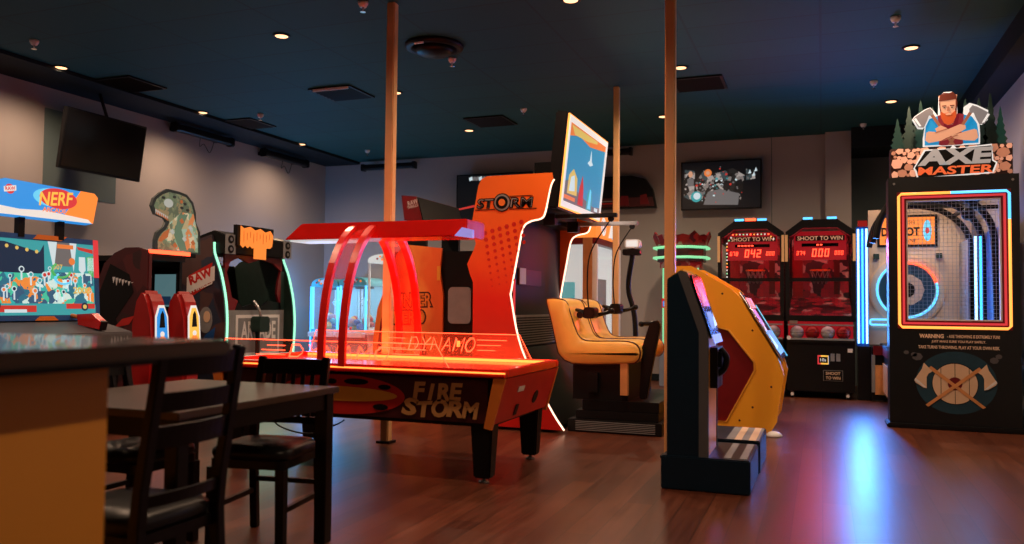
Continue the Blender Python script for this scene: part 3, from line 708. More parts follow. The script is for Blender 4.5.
# ------------------------------------------------------------------ HUNTER HERO cabinet
t = thing('arcade_cabinet', 'orange arcade cabinet with hunter lettering behind the left post', 'arcade machine', (-4.0, 8.3, 0), 'arcade cabinets')
side = [(-4.55, 0), (-3.72, 0), (-3.72, 1.30), (-3.76, 1.55), (-3.74, 1.79), (-4.20, 1.84), (-4.28, 1.72), (-4.36, 1.50), (-4.50, 1.15), (-4.55, .8)]
p = MB().prism(side, 'y', 7.80, 7.83, 'hunter_print'); part('side_panel', t, p, label='orange printed side panel')
part('side_panel', t, MB().prism(side, 'y', 8.87, 8.90, 'hunter_print'))
f = FY(-4.55, 7.80, 0)
g = MB()
for wd, y, xx in (('HUNTER', 1.24, .44), ('HERO', 1.06, .44)):
    g.text(f, wd, xx, y, .56 if wd == 'HUNTER' else .40, .17, 'maroon', z=.003, off=.06, rot=.03); g.text(f, wd, xx, y, .52 if wd == 'HUNTER' else .37, .14, 'orange_print', z=.006, off=.02, rot=.03)
part('title_lettering', t, g, label='jagged HUNTER HERO lettering')
g = MB()
for (a, b_, c_) in (((.08, .3), (.25, .95), (.16, .3)), ((.5, .2), (.62, .9), (.72, .2)), ((.3, .2), (.36, .8), (.42, .2)), ((.04, .6), (.10, 1.05), (.16, .75))): g.plate(f, [a, b_, c_], 'dark_red', z=.001, t=.003)
g.rect(f, .76, .80, 1.45, 1.60, 'yellow_print', z=.002)
part('side_artwork', t, g)
part('body', t, MB().box(-4.45, -3.38, 7.83, 8.87, 0.0, 1.76, 'black_plastic'), bevel=.01)
part('monitor', t, MB().prism(rrect(-3.66, -3.40, 1.00, 1.38, .05), 'y', 7.80, 7.829, 'grey_print'))  # monitor face coloured grey to paint in a reflection on its screen
part('coin_light', t, MB().box(-3.55, -3.53, 7.79, 7.83, .76, .82, 'neon_orange'))
mq = MB()
mq.add([(-4.20, 7.82, 2.10), (-3.98, 7.82, 2.07), (-4.06, 7.82, 2.35), (-4.24, 7.82, 2.37), (-4.20, 8.9, 2.10), (-3.98, 8.9, 2.07), (-4.06, 8.9, 2.35), (-4.24, 8.9, 2.37)],
       [(0, 1, 2, 3), (4, 7, 6, 5), (0, 4, 5, 1), (1, 5, 6, 2), (2, 6, 7, 3), (3, 7, 4, 0)], 'dark_red')
mq.v and None
mo = part('marquee', t, mq, label='slanted dark red marquee box')
mfr = Frame((-3.98, 7.82, 2.07), (0, 1, 0), (-.08, 0, .28))
part('marquee_face', t, MB().rect(mfr, .01, 1.07, .01, .28, 'black_plastic', t=.01))
part('marquee_badge', t, MB().text(FY(-4.2, 7.818, 2.1), 'RAW', .10, .19, .12, .05, 'white_print', z=.003, rot=.25).text(FY(-4.2, 7.818, 2.1), 'THRILLS', .10, .145, .13, .03, 'white_print', z=.003, rot=.25), label='small white RAW THRILLS badge')
for yy in (7.9, 8.75): part('marquee_support', t, MB().box(-4.2, -3.98, yy, yy + .05, 1.76, 2.10, 'black_metal'))

# ------------------------------------------------------------------ STORM ride: cabinet, screen, bench
t = thing('ride_cabinet', 'tall orange and red STORM cabinet outlined by a white light line', 'arcade machine', (-2.8, 8.2, 0), 'arcade cabinets')
SY0, SY1 = 7.40, 9.05
led = [(-2.385, 2.40), (-2.42, 2.33), (-2.47, 2.10), (-2.51, 2.03), (-2.63, 2.00), (-2.70, 1.93), (-2.75, 1.68), (-2.81, 1.35), (-2.81, 1.25), (-2.70, .78), (-2.42, .25), (-2.27, .03)]
left = [(-2.95, .03), (-3.20, .5), (-3.205, 1.42), (-3.24, 1.50), (-3.27, 1.60), (-3.20, 1.74), (-3.18, 1.80), (-3.23, 1.98), (-3.16, 2.37), (-3.13, 2.43), (-3.07, 2.46)]
led = [(v.x, v.y) for v in spline([(x, z, 0) for x, z in led], 5)]
side = led[::-1] + [(-2.395, 2.465)] + left[::-1]
for y in (SY0, SY1 - .03):
    sp_ = MB().prism(side, 'y', y, y + .03, 'storm_print')
    if y == SY0:
        f = FY(-3.25, SY0, 0)
        for k in range(6):
            for j in range(9):
                x = .17 + k * .075 + j * .010; z = 1.90 - j * .065 + k * .02
                if x < .72 - (j > 1) * .14 - (j > 4) * .08: sp_.disc(f, x, z, .024 - j * .0018, 'red_print', z=.0005, t=.002, n=6)
    part('side_panel', t, sp_, label='orange to red side panel')
    part('led_outline', t, MB().tube([(x + .010, y + .004, z) for x, z in led], .0085, 'neon_white', n=6), label='white glowing edge light')
f = FY(-3.25, SY0, 0)
g = MB()
for (wd_, xx, ww) in (('ST', .17, .19), ('RM', .545, .25)):
    g.text(f, wd_, xx, 2.19, ww, .105, 'black_plastic', z=.004, shear=.1, off=.06).text(f, wd_, xx, 2.19, ww - .02, .085, 'grey_print', z=.006, shear=.1).text(f, wd_, xx + .004, 2.186, ww - .04, .070, 'black_plastic', z=.008, shear=.1)
g.disc(f, .345, 2.195, .090, 'black_plastic', z=.004).disc(f, .345, 2.195, .080, 'grey_print', z=.008, t=.002).disc(f, .345, 2.195, .062, 'black_plastic', z=.011, t=.002).disc(f, .345, 2.195, .034, 'orange_print', z=.013, t=.002)
g.rect(f, .06, .27, 2.125, 2.132, 'black_plastic', z=.003, t=.002).rect(f, .42, .70, 2.125, 2.132, 'black_plastic', z=.003, t=.002).rect(f, .42, .66, 2.25, 2.256, 'black_plastic', z=.003, t=.002)
part('storm_lettering', t, g, label='grey and black STORM lettering with round O')
g = None; random.seed(3)
hexes = []
for k in range(7):
    for j in range(9):
        x = .15 + k * .09 + j * .012; z = 1.88 - j * .065 + k * .02; r_ = .026 - j * .0018
        if x < .8 - (j > 2) * .2: hexes.append((x, z, r_))
ib = MB().box(-3.15, -2.82, SY0 + .03, SY1 - .03, .05, 2.40, 'black_plastic').box(-2.82, -2.62, SY0 + .03, SY1 - .03, 2.06, 2.30, 'black_plastic').prism([(-2.82, .05), (-2.35, .05), (-2.72, .78), (-2.82, .78)], 'y', SY0 + .03, SY1 - .03, 'black_plastic')
part('body', t, ib)
pm = MB().box(-2.82, -2.76, SY0 + .03, SY1 - .03, .80, 1.10, 'grey_metal')
for i in range(40):
    for j in range(11): pm.box(-2.762, -2.757, SY0 + .05 + i * .039, SY0 + .075 + i * .039, .815 + j * .025, .829 + j * .025, 'black_metal')
part('speaker_mesh', t, pm, label='silver perforated panel')
part('label_plate', t, MB().box(-2.82, -2.80, 7.62, 8.3, 1.40, 1.56, 'maroon').box(-2.80, -2.795, 7.63, 7.80, 1.41, 1.57, 'white_print'))
part('pink_strip', t, MB().box(-2.82, -2.80, 7.50, 7.51, 1.10, 1.45, 'sign_red'))
# screen high above
t = thing('game_screen', 'large lit screen showing a blue sky flying game, above the orange cabinet', 'screen', (-2.35, 8.2, 2.47))
fs_ = Frame((-2.325, 7.43, 2.15), (0, 1, 0), (0.105, 0, 1)); fs_.u = fs_.u * .88; fs_.v = fs_.v * .95
part('housing', t, MB().rect(fs_, -.03, 1.69, -.03, .95, 'black_plastic', z=-.135, t=.12), bevel=.015)
bd = MB()
for q in ((0, 1.66, 0, .06), (0, 1.66, .86, .92), (0, .06, .06, .86), (1.60, 1.66, .06, .86)): bd.rect(fs_, *q, 'sign_white', z=-.012, t=.02)
for q in ((-.012, 1.672, -.012, 0), (-.012, 1.672, .92, .932), (-.012, 0, 0, .92), (1.66, 1.672, 0, .92)): bd.rect(fs_, *q, 'neon_orange', z=-.012, t=.016)
part('bezel', t, bd, label='glowing white and orange frame')
s = MB().rect(fs_, .06, 1.60, .06, .86, 'scr_blue', z=-.004, t=.004)
s.plate(fs_, [(.06, .86), (.06, .72), (.45, .78), (.9, .74), (1.6, .80), (1.6, .86)], 'scr_orange', z=.001, t=.001)
s.plate(fs_, [(.12, .84), (.25, .76), (.8, .78), (1.2, .82), (1.2, .85)], 'scr_yellow', z=.002, t=.001)
s.plate(fs_, [(.06, .06), (.06, .26), (.25, .30), (.5, .22), (.9, .16), (1.3, .12), (1.6, .14), (1.6, .06)], 'scr_grey', z=.001, t=.001)
s.plate(fs_, [(.18, .15), (.20, .34), (.35, .42), (.52, .34), (.56, .16)], 'scr_yellow', z=.002, t=.001)
s.plate(fs_, [(.24, .18), (.28, .33), (.40, .36), (.46, .2)], 'scr_white', z=.003, t=.001)
s.plate(fs_, [(.62, .08), (.64, .26), (.72, .40), (.80, .27), (.84, .08)], 'scr_red', z=.003, t=.001)
s.plate(fs_, [(.98, .06), (1.0, .24), (1.10, .32), (1.20, .22), (1.22, .06)], 'scr_teal', z=.003, t=.001).plate(fs_, [(1.04, .08), (1.08, .30), (1.14, .28), (1.16, .08)], 'sign_cyan', z=.0045, t=.001)
s.plate(fs_, [(.86, .56), (.95, .60), (.98, .72), (1.03, .60), (1.10, .57), (.98, .54)], 'scr_white', z=.002, t=.001)
s.rect(fs_, .08, .5, .09, .13, 'scr_orange', z=.004, t=.001).rect(fs_, 1.35, 1.5, .08, .12, 'scr_white', z=.004, t=.001)
part('display', t, s)
lamp('display_glow', 'AREA', (-2.15, 8.2, 2.5), 9, (.9, .7, .55), (.8, 1.4), t, rot=(0, -PI / 2, 0))
part('mount', t, MB().box(-2.75, -2.44, 7.9, 8.6, 2.42, 2.66, 'black_metal'))
# two cable arms
for y, m_, L_, lab in ((7.80, 'black_metal', -1.86, 'black overhead arm nearer the camera, jutting from the orange cabinet'), (8.62, 'grey_metal', -1.83, 'brownish overhead arm jutting behind the nearer black one')):
    t = thing('cable_arm', lab, 'arm', (-2.4, y, 2.06), 'overhead arms holding headset cables')
    part('beam', t, MB().box(-2.60, L_, y - .03, y + .03, 2.065, 2.105, m_), bevel=.004)
    part('pulley', t, MB().lathe((L_ - .06, y - .012), 2.05, [(.03, 0), (.03, .024)], 'black_plastic', n=14, axis='y'))
    part('clamp', t, MB().box(-2.60, -2.48, y - .05, y + .05, 2.0, 2.115, 'black_metal'))
def headset(x, y, z, topx, lab):
    t = thing('vr_headset', lab, 'headset', (x, y, z), 'virtual reality headsets hanging over the bench')
    part('visor', t, MB().prism(rrect(x - .03, x + .08, z - .055, z + .055, .03), 'y', y - .09, y + .09, 'black_plastic'), bevel=.008)
    part('strap', t, MB().tube([(x - .03 - .09 * math.sin(a), y + .09 * math.cos(a), z + .03 * math.sin(a)) for a in [PI * k / 12 for k in range(13)]], .016, 'black_plastic', n=6))
    for s_ in (-1, 1): part('earphone', t, MB().lathe((x - .06, y + s_ * .095), z - .02, [(.03, -.015), (.036, 0), (.03, .015)], 'black_plastic', n=14, axis='y'))
    part('cable', t, MB().tube(spline([(x, y, z + .05), (x - .015, y, z + .3), (x + .02, y, z + .6), (topx, y, 2.05)]), .007, 'black_plastic', n=6))
    part('controller', t, MB().tube([(x + .10, y - .02, z - .02), (x + .20, y + .03, z + .01)], .02, 'black_plastic').ball((x + .22, y + .04, z + .02), .03, 'black_plastic'))
headset(-2.14, 7.80, 1.13, -1.92, 'black headset hanging nearest over the orange bench')
headset(-2.08, 8.62, 1.17, -1.89, 'black headset with cable hanging farther over the orange bench, toward the posts')
# bench
t = thing('ride_bench', 'two-seat orange padded bench on a black platform beside the storm cabinet', 'bench', (-1.9, 8.2, 0))
prof = [(-2.40, .74), (-2.47, 1.05), (-2.52, 1.24), (-2.49, 1.27), (-2.38, 1.265), (-2.31, 1.22), (-2.24, 1.02), (-2.18, .90), (-2.08, .865), (-1.80, .87), (-1.66, .86), (-1.60, .81), (-1.59, .74), (-1.62, .68), (-1.72, .655), (-2.25, .64)]
pr = [(v.x, v.y) for v in spline([(a, b_, 0) for a, b_ in prof + [prof[0]]], 3)][:-1]
cen = (-2.05, .80)
for y0 in (7.60, 8.25):
    c = MB(); n = len(pr)
    secs = [(y0, .90), (y0 + .015, .96), (y0 + .04, 1.0), (y0 + .58, 1.0), (y0 + .615, .96), (y0 + .63, .90)]
    def shr(p, k):
        return (p[0] + (0 if k == 1 else (1 - k) * (.35 if p[0] < -2.3 else -.35 if p[0] > -1.7 else 0)), p[1] + (1 - k) * (-.35 if p[1] > 1 else -.25 if p[1] > .75 else .25))
    vs = [(*[q for q in (shr(p, k)[0],)], y, shr(p, k)[1]) for y, k in secs for p in pr]
    fs = [(i * n + j, i * n + (j + 1) % n, (i + 1) * n + (j + 1) % n, (i + 1) * n + j) for i in range(len(secs) - 1) for j in range(n)] + [tuple(range(n)), tuple(range((len(secs) - 1) * n, len(secs) * n))]
    cu = part('cushion', t, c.add(vs, fs, 'orange_leather', True))
    for yy in (y0 + .03, y0 + .60): part('piping', cu, MB().tube([(x, yy, z) for x, z in [shr(p, .99) for p in pr]], .008, 'maroon', n=5, closed=True))
b = MB().box(-2.26, -1.72, 7.68, 8.80, .30, .645, 'black_metal').box(-2.1, -2.0, 7.62, 7.68, .38, .56, 'black_plastic')
part('pedestal', t, b)
part('leg_strut', t, MB().box(-1.78, -1.71, 7.62, 7.68, .36, .66, 'wood_orange'), label='tan upright strut')
pl = MB().box(-2.28, -1.38, 7.58, 8.95, .0, .12, 'black_metal').box(-2.22, -1.42, 7.64, 8.95, .12, .20, 'black_metal').box(-2.16, -1.42, 7.66, 8.95, .20, .30, 'black_plastic')
part('platform', t, pl, bevel=.006)
rb = MB()
for k in range(6): rb.box(-2.2, -1.44, 7.572, 7.58, .02 + k * .016, .026 + k * .016, 'grey_print')
part('tread_ribs', t, rb)
hb = MB().prism([(-1.62, .32), (-1.55, .32), (-1.50, .62), (-1.42, 1.02), (-1.45, 1.07), (-1.52, 1.05), (-1.60, .80)], 'y', 7.72, 7.80, 'black_plastic')
part('lap_bar', t, hb, bevel=.01)
part('grip', t, MB().tube([(-1.60, 7.76, 1.03), (-1.45, 7.76, 1.045)], .022, 'black_plastic').ball((-1.61, 7.76, 1.03), .028, 'black_plastic'))
# camera-light stand behind bench
t = thing('light_stand', 'slim black stand with a small white lamp head, behind the orange bench', 'lamp', (-1.98, 9.25, 0))
part('pole', t, MB().tube(spline([(-1.98, 9.25, 0), (-1.99, 9.25, 1.0), (-2.07, 9.25, 1.4), (-2.03, 9.25, 1.75), (-2.02, 9.25, 1.9)]), .03, 'black_metal'))
part('lamp_head', t, MB().prism(rrect(-2.10, -1.93, 1.86, 1.96, .03), 'y', 9.18, 9.3, 'white_plastic').box(-2.08, -1.95, 9.172, 9.18, 1.875, 1.945, 'sign_white').prism(rrect(-2.13, -1.93, 1.78, 1.85, .02), 'y', 9.2, 9.3, 'black_plastic'))
part('foot', t, MB().lathe((-1.98, 9.25), 0, [(.18, 0), (.18, .015), (.04, .03)], 'black_metal'))
# white claw machine behind bench
t = thing('claw_machine', 'tall white-lit prize machine with orange header behind the orange bench', 'claw machine', (-3.0, 10.6, 0), 'prize claw machines')
part('body', t, MB().box(-3.42, -2.64, 10.0, 11.3, 0, .70, 'white_plastic'))
part('header_rail', t, MB().box(-3.42, -2.64, 10.0, 11.3, 1.98, 2.06, 'dark_red'))
part('lit_interior', t, MB().box(-3.34, -2.74, 10.1, 11.2, .70, 1.98, 'claw_white'))
for x in (-3.42, -2.70):
    for y in (10.0, 11.24): part('corner_post', t, MB().box(x, x + .06, y, y + .06, .70, 1.98, 'white_plastic'))
part('pane', t, MB().box(-3.36, -2.70, 10.02, 10.026, .70, 1.98, 'glass').box(-2.665, -2.66, 10.06, 11.24, .70, 1.98, 'glass'))
part('corner_panel', t, MB().box(-2.82, -2.70, 9.985, 10.0, .3, 2.06, 'wood_orange'), label='orange corner strip')
part('header', t, MB().box(-3.40, -2.66, 10.02, 11.28, 2.06, 2.40, 'sign_orange'))
hf = FX(-2.66, 10.05, 2.08)
part('header_art', t, MB().rect(hf, .8, 1.2, .02, .30, 'sign_cyan', z=.001).disc(hf, .35, .15, .12, 'sign_white', z=.002).text(hf, '19', .35, .15, .18, .14, 'sign_red', z=.008).plate(hf, [(.6, .02), (.8, .28), (.95, .05)], 'sign_white', z=.006))
bx = FX(-2.66, 10.05, .7)
part('prize_shelf', t, MB().box(-2.735, -2.72, 10.3, 10.8, .75, 1.55, 'grey_print').box(-3.2, -2.95, 10.06, 10.09, 1.0, 1.5, 'scr_teal'))

# ------------------------------------------------------------------ claw machines at the far corner
def claw(x0, x1, ztop, body, glowm, header, label, zb):
    y0, y1 = 12.0, 12.75; xc = (x0 + x1) / 2
    t = thing('claw_machine', label, 'claw machine', (xc, 12.4, 0), 'prize claw machines')
    part('body', t, MB().box(x0 + .01, x1 - .01, y0, y1, 0, zb, body), bevel=.01)
    part('lit_interior', t, MB().box(x0 + .05, x1 - .05, y1 - .06, y1, zb, ztop - .12, glowm))
    for x in (x0 + .01, x1 - .04):
        for y in (y0, y1 - .05): part('corner_post', t, MB().box(x, x + .03, y, y + .03, zb, ztop - .12, 'neon_cyan' if y == y0 and body == 'teal_body' else 'white_plastic'))
    part('pane', t, MB().box(x0 + .04, x1 - .04, y0 + .005, y0 + .011, zb, ztop - .12, 'glass'))
    arch = [(x0 + .01, ztop - .12)] + [(xc + (x1 - x0 - .02) / 2 * math.cos(a), ztop - .07 + .10 * math.sin(a)) for a in [PI * (1 - k / 10) for k in range(11)]] + [(x1 - .01, ztop - .12)]
    part('header', t, MB().prism(arch[::-1], 'y', y0 - .02, y1, header))
    f = FY(x0, y0 - .02, ztop - .12)
    h = MB().disc(f, xc - x0, .08, .09, 'white_print', z=.001, ry=.04)
    for k in range(6): h.disc(f, xc - x0 + .16 * math.cos(k), .075 + .03 * math.sin(k * 2), .018, 'red_print' if k % 2 else 'sign_orange', z=.004)
    part('header_art', t, h)
    part('claw', t, MB().box(x0 + .1, x1 - .1, 12.35, 12.4, ztop - .17, ztop - .13, 'black_metal').tube([(xc, 12.37, ztop - .15), (xc, 12.37, ztop - .32)], .012, 'black_metal')
         .tube(spline([(xc, 12.37, ztop - .32), (xc - .07, 12.37, ztop - .38), (xc - .03, 12.37, ztop - .46)]), .01, 'chrome').tube(spline([(xc, 12.37, ztop - .32), (xc + .07, 12.37, ztop - .38), (xc + .03, 12.37, ztop - .46)]), .01, 'chrome'))
    pz = MB(); random.seed(int(x0 * -100))
    for k in range(22): pz.ball((random.uniform(x0 + .12, x1 - .12), random.uniform(12.1, 12.6), zb + random.uniform(.04, .22)), random.uniform(.05, .08), random.choice(['plush', 'white_print', 'red_print', 'teal_body', 'yellow_print', 'blue_print']), n=8)
    o = part('prizes', t, pz); o['kind'] = 'stuff'
    part('control_shelf', t, MB().box(x0 + .02, x1 - .02, y0 - .12, y0, zb - .12, zb - .04, 'white_plastic').ball((xc, y0 - .06, zb + .03), .03, 'red_plastic', n=8).tube([(xc, y0 - .06, zb - .04), (xc, y0 - .06, zb + .02)], .008, 'chrome'), bevel=0)
    lamp('inside_lamp', 'AREA', (xc, y0 + .35, ztop - .14), 4 if body == 'teal_body' else 6, (.35, .75, 1.0) if body == 'teal_body' else (1, .95, .9), (.4, .5), t)
    return t
t = claw(-8.22, -7.68, 1.60, 'teal_body', 'claw_blue', 'teal_body', 'small pale blue claw machine, leftmost by the far corner', .75)
part('edge_light', t, MB().box(-8.235, -8.215, 11.985, 12.0, .1, 1.48, 'neon_blue'), label='blue glowing corner light')
lamp('edge_glow', 'POINT', (-8.60, 11.7, 1.25), 55, (.06, .40, 1.0), .1, t)
lamp('front_glow', 'AREA', (-7.95, 11.86, 1.0), 16, (.08, .40, 1.0), (.5, 1.0), t, rot=(-PI / 2, 0, 0))
claw(-7.67, -7.13, 1.62, 'teal_body', 'claw_blue', 'teal_body', 'small pale blue claw machine, second from the far corner', .75)
claw(-7.12, -6.42, 2.0, 'white_plastic', 'claw_white', 'claw_white', 'taller cream-topped claw machine seen through the red arch', .80)

# ------------------------------------------------------------------ green-lit drum game at back wall
t = thing('spinner_game', 'round game with red crown and green neon rings behind the middle post', 'arcade machine', (-1.98, 12.4, 0), 'arcade cabinets')
cx, cy = -1.98, 12.5
OCT = lambda r, n=8: [(cx + r * math.cos(PI / n + 2 * PI * k / n), cy + r * math.sin(PI / n + 2 * PI * k / n)) for k in range(n)]
part('drum', t, MB().prism(OCT(.37), 'z', 1.87, 2.13, 'maroon').prism(OCT(.33), 'z', 1.78, 1.87, 'crown_art'))
cr = MB()
for k in range(16):
    a = 2 * PI * k / 16; a2 = 2 * PI * (k + 1) / 16; r0, r1 = .38, .44
    zt = 2.32 if k % 2 else 2.27
    P = [(cx + r0 * math.cos(a), cy + r0 * math.sin(a), 2.11), (cx + r0 * math.cos(a2), cy + r0 * math.sin(a2), 2.11), (cx + r1 * math.cos(a2), cy + r1 * math.sin(a2), 2.25), (cx + r1 * math.cos((a + a2) / 2), cy + r1 * math.sin((a + a2) / 2), zt), (cx + r1 * math.cos(a), cy + r1 * math.sin(a), 2.25)]
    c0 = Vector((cx, cy, 2.18)); Q = [tuple(Vector(p) + (c0 - Vector(p)).normalized() * .03) for p in P]
    cr.add(P + Q, [(0, 1, 2, 3, 4), (9, 8, 7, 6, 5), (0, 5, 6, 1), (1, 6, 7, 2), (2, 7, 8, 3), (3, 8, 9, 4), (4, 9, 5, 0)], 'crown_art')
part('crown', t, cr, label='jagged red crown')
for z, r_ in ((2.08, .42), (1.93, .42)): part('neon_ring', t, MB().tube([(x, y, z) for x, y in OCT(r_)], .022, 'neon_green', n=6, closed=True), label='green neon ring')
st = MB()
for k in (4, 5, 6, 7):
    a = PI / 8 + 2 * PI * k / 8; st.tube([(cx + .28 * math.cos(a), cy + .28 * math.sin(a), .30), (cx + .28 * math.cos(a), cy + .28 * math.sin(a), 1.79)], .012, 'neon_green', n=5)
part('neon_upright', t, st, label='green neon uprights')
part('column', t, MB().prism(OCT(.14), 'z', .3, 1.79, 'grey_print'))
part('base', t, MB().prism(OCT(.34), 'z', 0, .55, 'grey_print'), bevel=.01)
part('coin_panel', t, MB().box(-2.22, -2.10, 12.16, 12.22, 1.18, 1.32, 'red_plastic').box(-2.20, -2.12, 12.15, 12.16, 1.20, 1.28, 'sign_blue').box(-2.20, -2.12, 12.15, 12.16, 1.30, 1.31, 'sign_red'))

# ------------------------------------------------------------------ navy standing cabinet
t = thing('arcade_cabinet', 'navy stand-on arcade cabinet with raised foot step, nearest on the right', 'arcade machine', (-.72, 5.85, 0), 'arcade cabinets')
def stand_unit(t, y0, y1, side_m, first):
    prof = [(-.965, .0), (-.695, .0), (-.695, .99), (-.71, 1.07), (-.835, 1.43), (-.875, 1.44), (-.965, 1.385)]
    part('side_panel', t, MB().prism(prof, 'y', y0, y0 + .04, side_m), bevel=.006)
    inner = [(-.955, .02), (-.70, .02), (-.70, .98), (-.715, 1.06), (-.84, 1.425), (-.875, 1.452), (-.955, 1.40)]
    part('body', t, MB().prism(inner, 'y', y0 + .04, y1 - .04, 'yellow_body'))
    part('side_panel', t, MB().prism(prof, 'y', y1 - .04, y1, side_m), bevel=.006)
    f = Frame((-.693, y0 + .03, 1.01), (0, 1, 0), (-.135, 0, .41))
    L = y1 - y0 - .06
    m = MB().rect(f, .0, L, -.02, .42, 'screen_off', t=.015)
    m.rect(f, .06, L - .06, .20, .38, 'scr_red', z=.016, t=.002).rect(f, .10, L - .10, .04, .16, 'scr_grey', z=.016, t=.002).rect(f, .0, L, -.06, .0, 'scr_purple', z=.016, t=.004)
    m.plate(f, [(.1, .22), (.2, .34), (.3, .24)], 'scr_orange', z=.019, t=.001).plate(f, [(.28, .05), (.4, .15), (.45, .06)], 'scr_white', z=.019, t=.001)
    part('slanted_screen', t, m)
    h = MB().box(-.70, -.65, y0 + .12, y0 + .26, .66, .93, 'black_plastic').tube(spline([(-.68, y0 + .19, .74), (-.62, y0 + .19, .78), (-.60, y0 + .19, .86), (-.64, y0 + .19, .92)]), .022, 'black_plastic').box(-.66, -.625, y0 + .15, y0 + .23, .80, .90, 'black_plastic')
    part('gun_holster', t, h)
    part('gun_holster', t, MB().box(-.70, -.65, y1 - .24, y1 - .10, .66, .93, 'black_plastic').ball((-.63, y1 - .21, .80), .03, 'black_plastic', n=8))
stand_unit(t, 5.48, 6.0, 'navy', True)
tt = MB().plate(FY(-1.0, 5.479, 0), [(.245, .22), (.305, .22), (.305, .99), (.29, 1.07), (.165, 1.43), (.125, 1.44), (.105, 1.43), (.245, 1.03)], 'navy_light', z=-.002, t=.004)
part('edge_trim', t, tt, label='dark grey front edge trim')
part('step', t, MB().box(-1.00, -.43, 5.46, 6.16, .0, .22, 'navy'), bevel=.008)
sr = MB()
for k in range(5): sr.box(-.63 + k * .045, -.61 + k * .045, 5.50, 6.12, .2205, .225, 'grey_print')
part('step_tread', t, MB().box(-.685, -.445, 5.5, 6.12, .2201, .2215, 'black_plastic').box(-.60, -.555, 5.5, 6.12, .2216, .224, 'grey_print').box(-.50, -.455, 5.5, 6.12, .2216, .224, 'grey_print'))
t = thing('foot_platform', 'low navy foot platform with pale tread stripes behind the navy cabinet step', 'platform', (-.72, 6.5, 0))
part('step', t, MB().box(-1.02, -.42, 6.20, 6.90, .0, .235, 'navy'), bevel=.008)
s = MB().box(-.66, -.43, 6.22, 6.86, .2355, .237, 'grey_print')
for k in range(2): s.box(-.60 + k * .10, -.55 + k * .10, 6.2, 6.86, .2371, .2395, 'cream_print')
part('step_tread', t, s)

# yellow sculpted cabinet
t = thing('arcade_cabinet', 'big yellow angular arcade cabinet with dark red side recess and slanted glass screen', 'arcade machine', (-.75, 8.6, 0), 'arcade cabinets')
YY0, YY1 = 8.15, 9.15
outer = [(-1.35, 0), (-.47, 0), (-.40, .12), (-.335, .56), (-.38, .70), (-.74, 1.30), (-.82, 1.38), (-1.20, 1.60), (-1.35, 1.60)]
hole = [(-1.05, .10), (-.86, .10), (-.60, .60), (-.605, .68), (-.84, .98), (-1.05, 1.03)]
# side panel with recess: build as outer minus hole through bridging quads
def ring_panel(outer_, hole_, y0, y1, m):
    bm_ = MB()
    n = len(outer_)
    return bm_
for (y0, y1) in ((YY0, YY0 + .06), (YY1 - .06, YY1)):
    s = MB()
    s.prism([(-1.35, 0), (-1.05, .0), (-1.05, 1.12), (-1.05, 1.52), (-1.20, 1.60), (-1.35, 1.60)], 'y', y0, y1, 'yellow_body')
    s.prism([(-1.05, 0), (-.47, 0), (-.40, .12), (-.335, .56), (-.60, .60), (-.86, .10), (-1.05, .10)], 'y', y0, y1, 'yellow_body')
    s.prism([(-1.05, 1.03), (-.84, .98), (-.605, .68), (-.60, .60), (-.335, .56), (-.38, .70), (-.74, 1.30), (-.82, 1.38), (-1.05, 1.515)], 'y', y0, y1, 'yellow_body')
    part('side_panel', t, s)
ins = [(-1.33, .02), (-.50, .02), (-.44, .14), (-.375, .55), (-.42, .69), (-.78, 1.28), (-.85, 1.35), (-1.20, 1.56), (-1.33, 1.56)]
part('body', t, MB().prism(ins, 'y', YY0 + .061, YY1 - .061, 'yellow_body'))
part('recess_panel', t, MB().prism([(-1.048, .102), (-.862, .102), (-.604, .60), (-.609, .678), (-.842, .977), (-1.048, 1.028)], 'y', YY0 + .035, YY0 + .0605, 'dark_red'), label='dark red recessed side panel')
fo = FY(0, YY0, 0)
rim = MB().tube([(x, YY0 - .002, z) for x, z in hole], .010, 'yellow_print', n=6, closed=True)
part('recess_rim', t, rim)
gl = Frame((-.37, YY0 + .02, .70), (0, 1, 0), (-.36, 0, .60))
W_ = YY1 - YY0 - .04
g = MB().rect(gl, .0, W_, .0, .72, 'screen_off', z=.0, t=.02)
g.rect(gl, .04, W_ - .04, .04, .30, 'scr_grey', z=.021, t=.002).rect(gl, .05, .5, .36, .55, 'scr_red', z=.021, t=.002).rect(gl, .1, .8, .56, .68, 'scr_orange', z=.021, t=.002)
g.plate(gl, [(.06, .1), (.3, .28), (.5, .12)], 'scr_white', z=.024, t=.001).plate(gl, [(.08, .3), (.4, .42), (.35, .3)], 'scr_skin', z=.024, t=.001)
part('slanted_screen', t, g)
part('screen_edge', t, MB().tube([gl.p(-.01, -.02, .02), gl.p(-.01, .74, .02)], .012, 'chrome', n=6))
part('screen_edge', t, MB().tube([gl.p(W_ + .01, -.02, .02), gl.p(W_ + .01, .60, .02)], .006, 'sign_cyan', n=6))  # thin glowing tube painting in a faint blue reflection along the edge
bo = MB()
for (x, z) in ((-.45, .45), (-.62, .25), (-.74, .12), (-1.0, .05), (-.90, 1.33), (-.62, .98), (-1.12, .3), (-1.12, .6), (-1.12, .9)): bo.ball((x, YY0, z), .010, 'maroon', n=6, sy=.4)
part('rivets', t, bo)
tag(MB().lathe((-.42, 8.05), 0, [(.07, 0), (.075, .015), (.05, .04), (.02, .05)], 'white_print').build('cabinet_leveller', origin=(-.42, 8.05, 0)), 'small white disc on the floor at the foot of the yellow cabinet', 'leveller')  # white levelling foot of the yellow cabinet

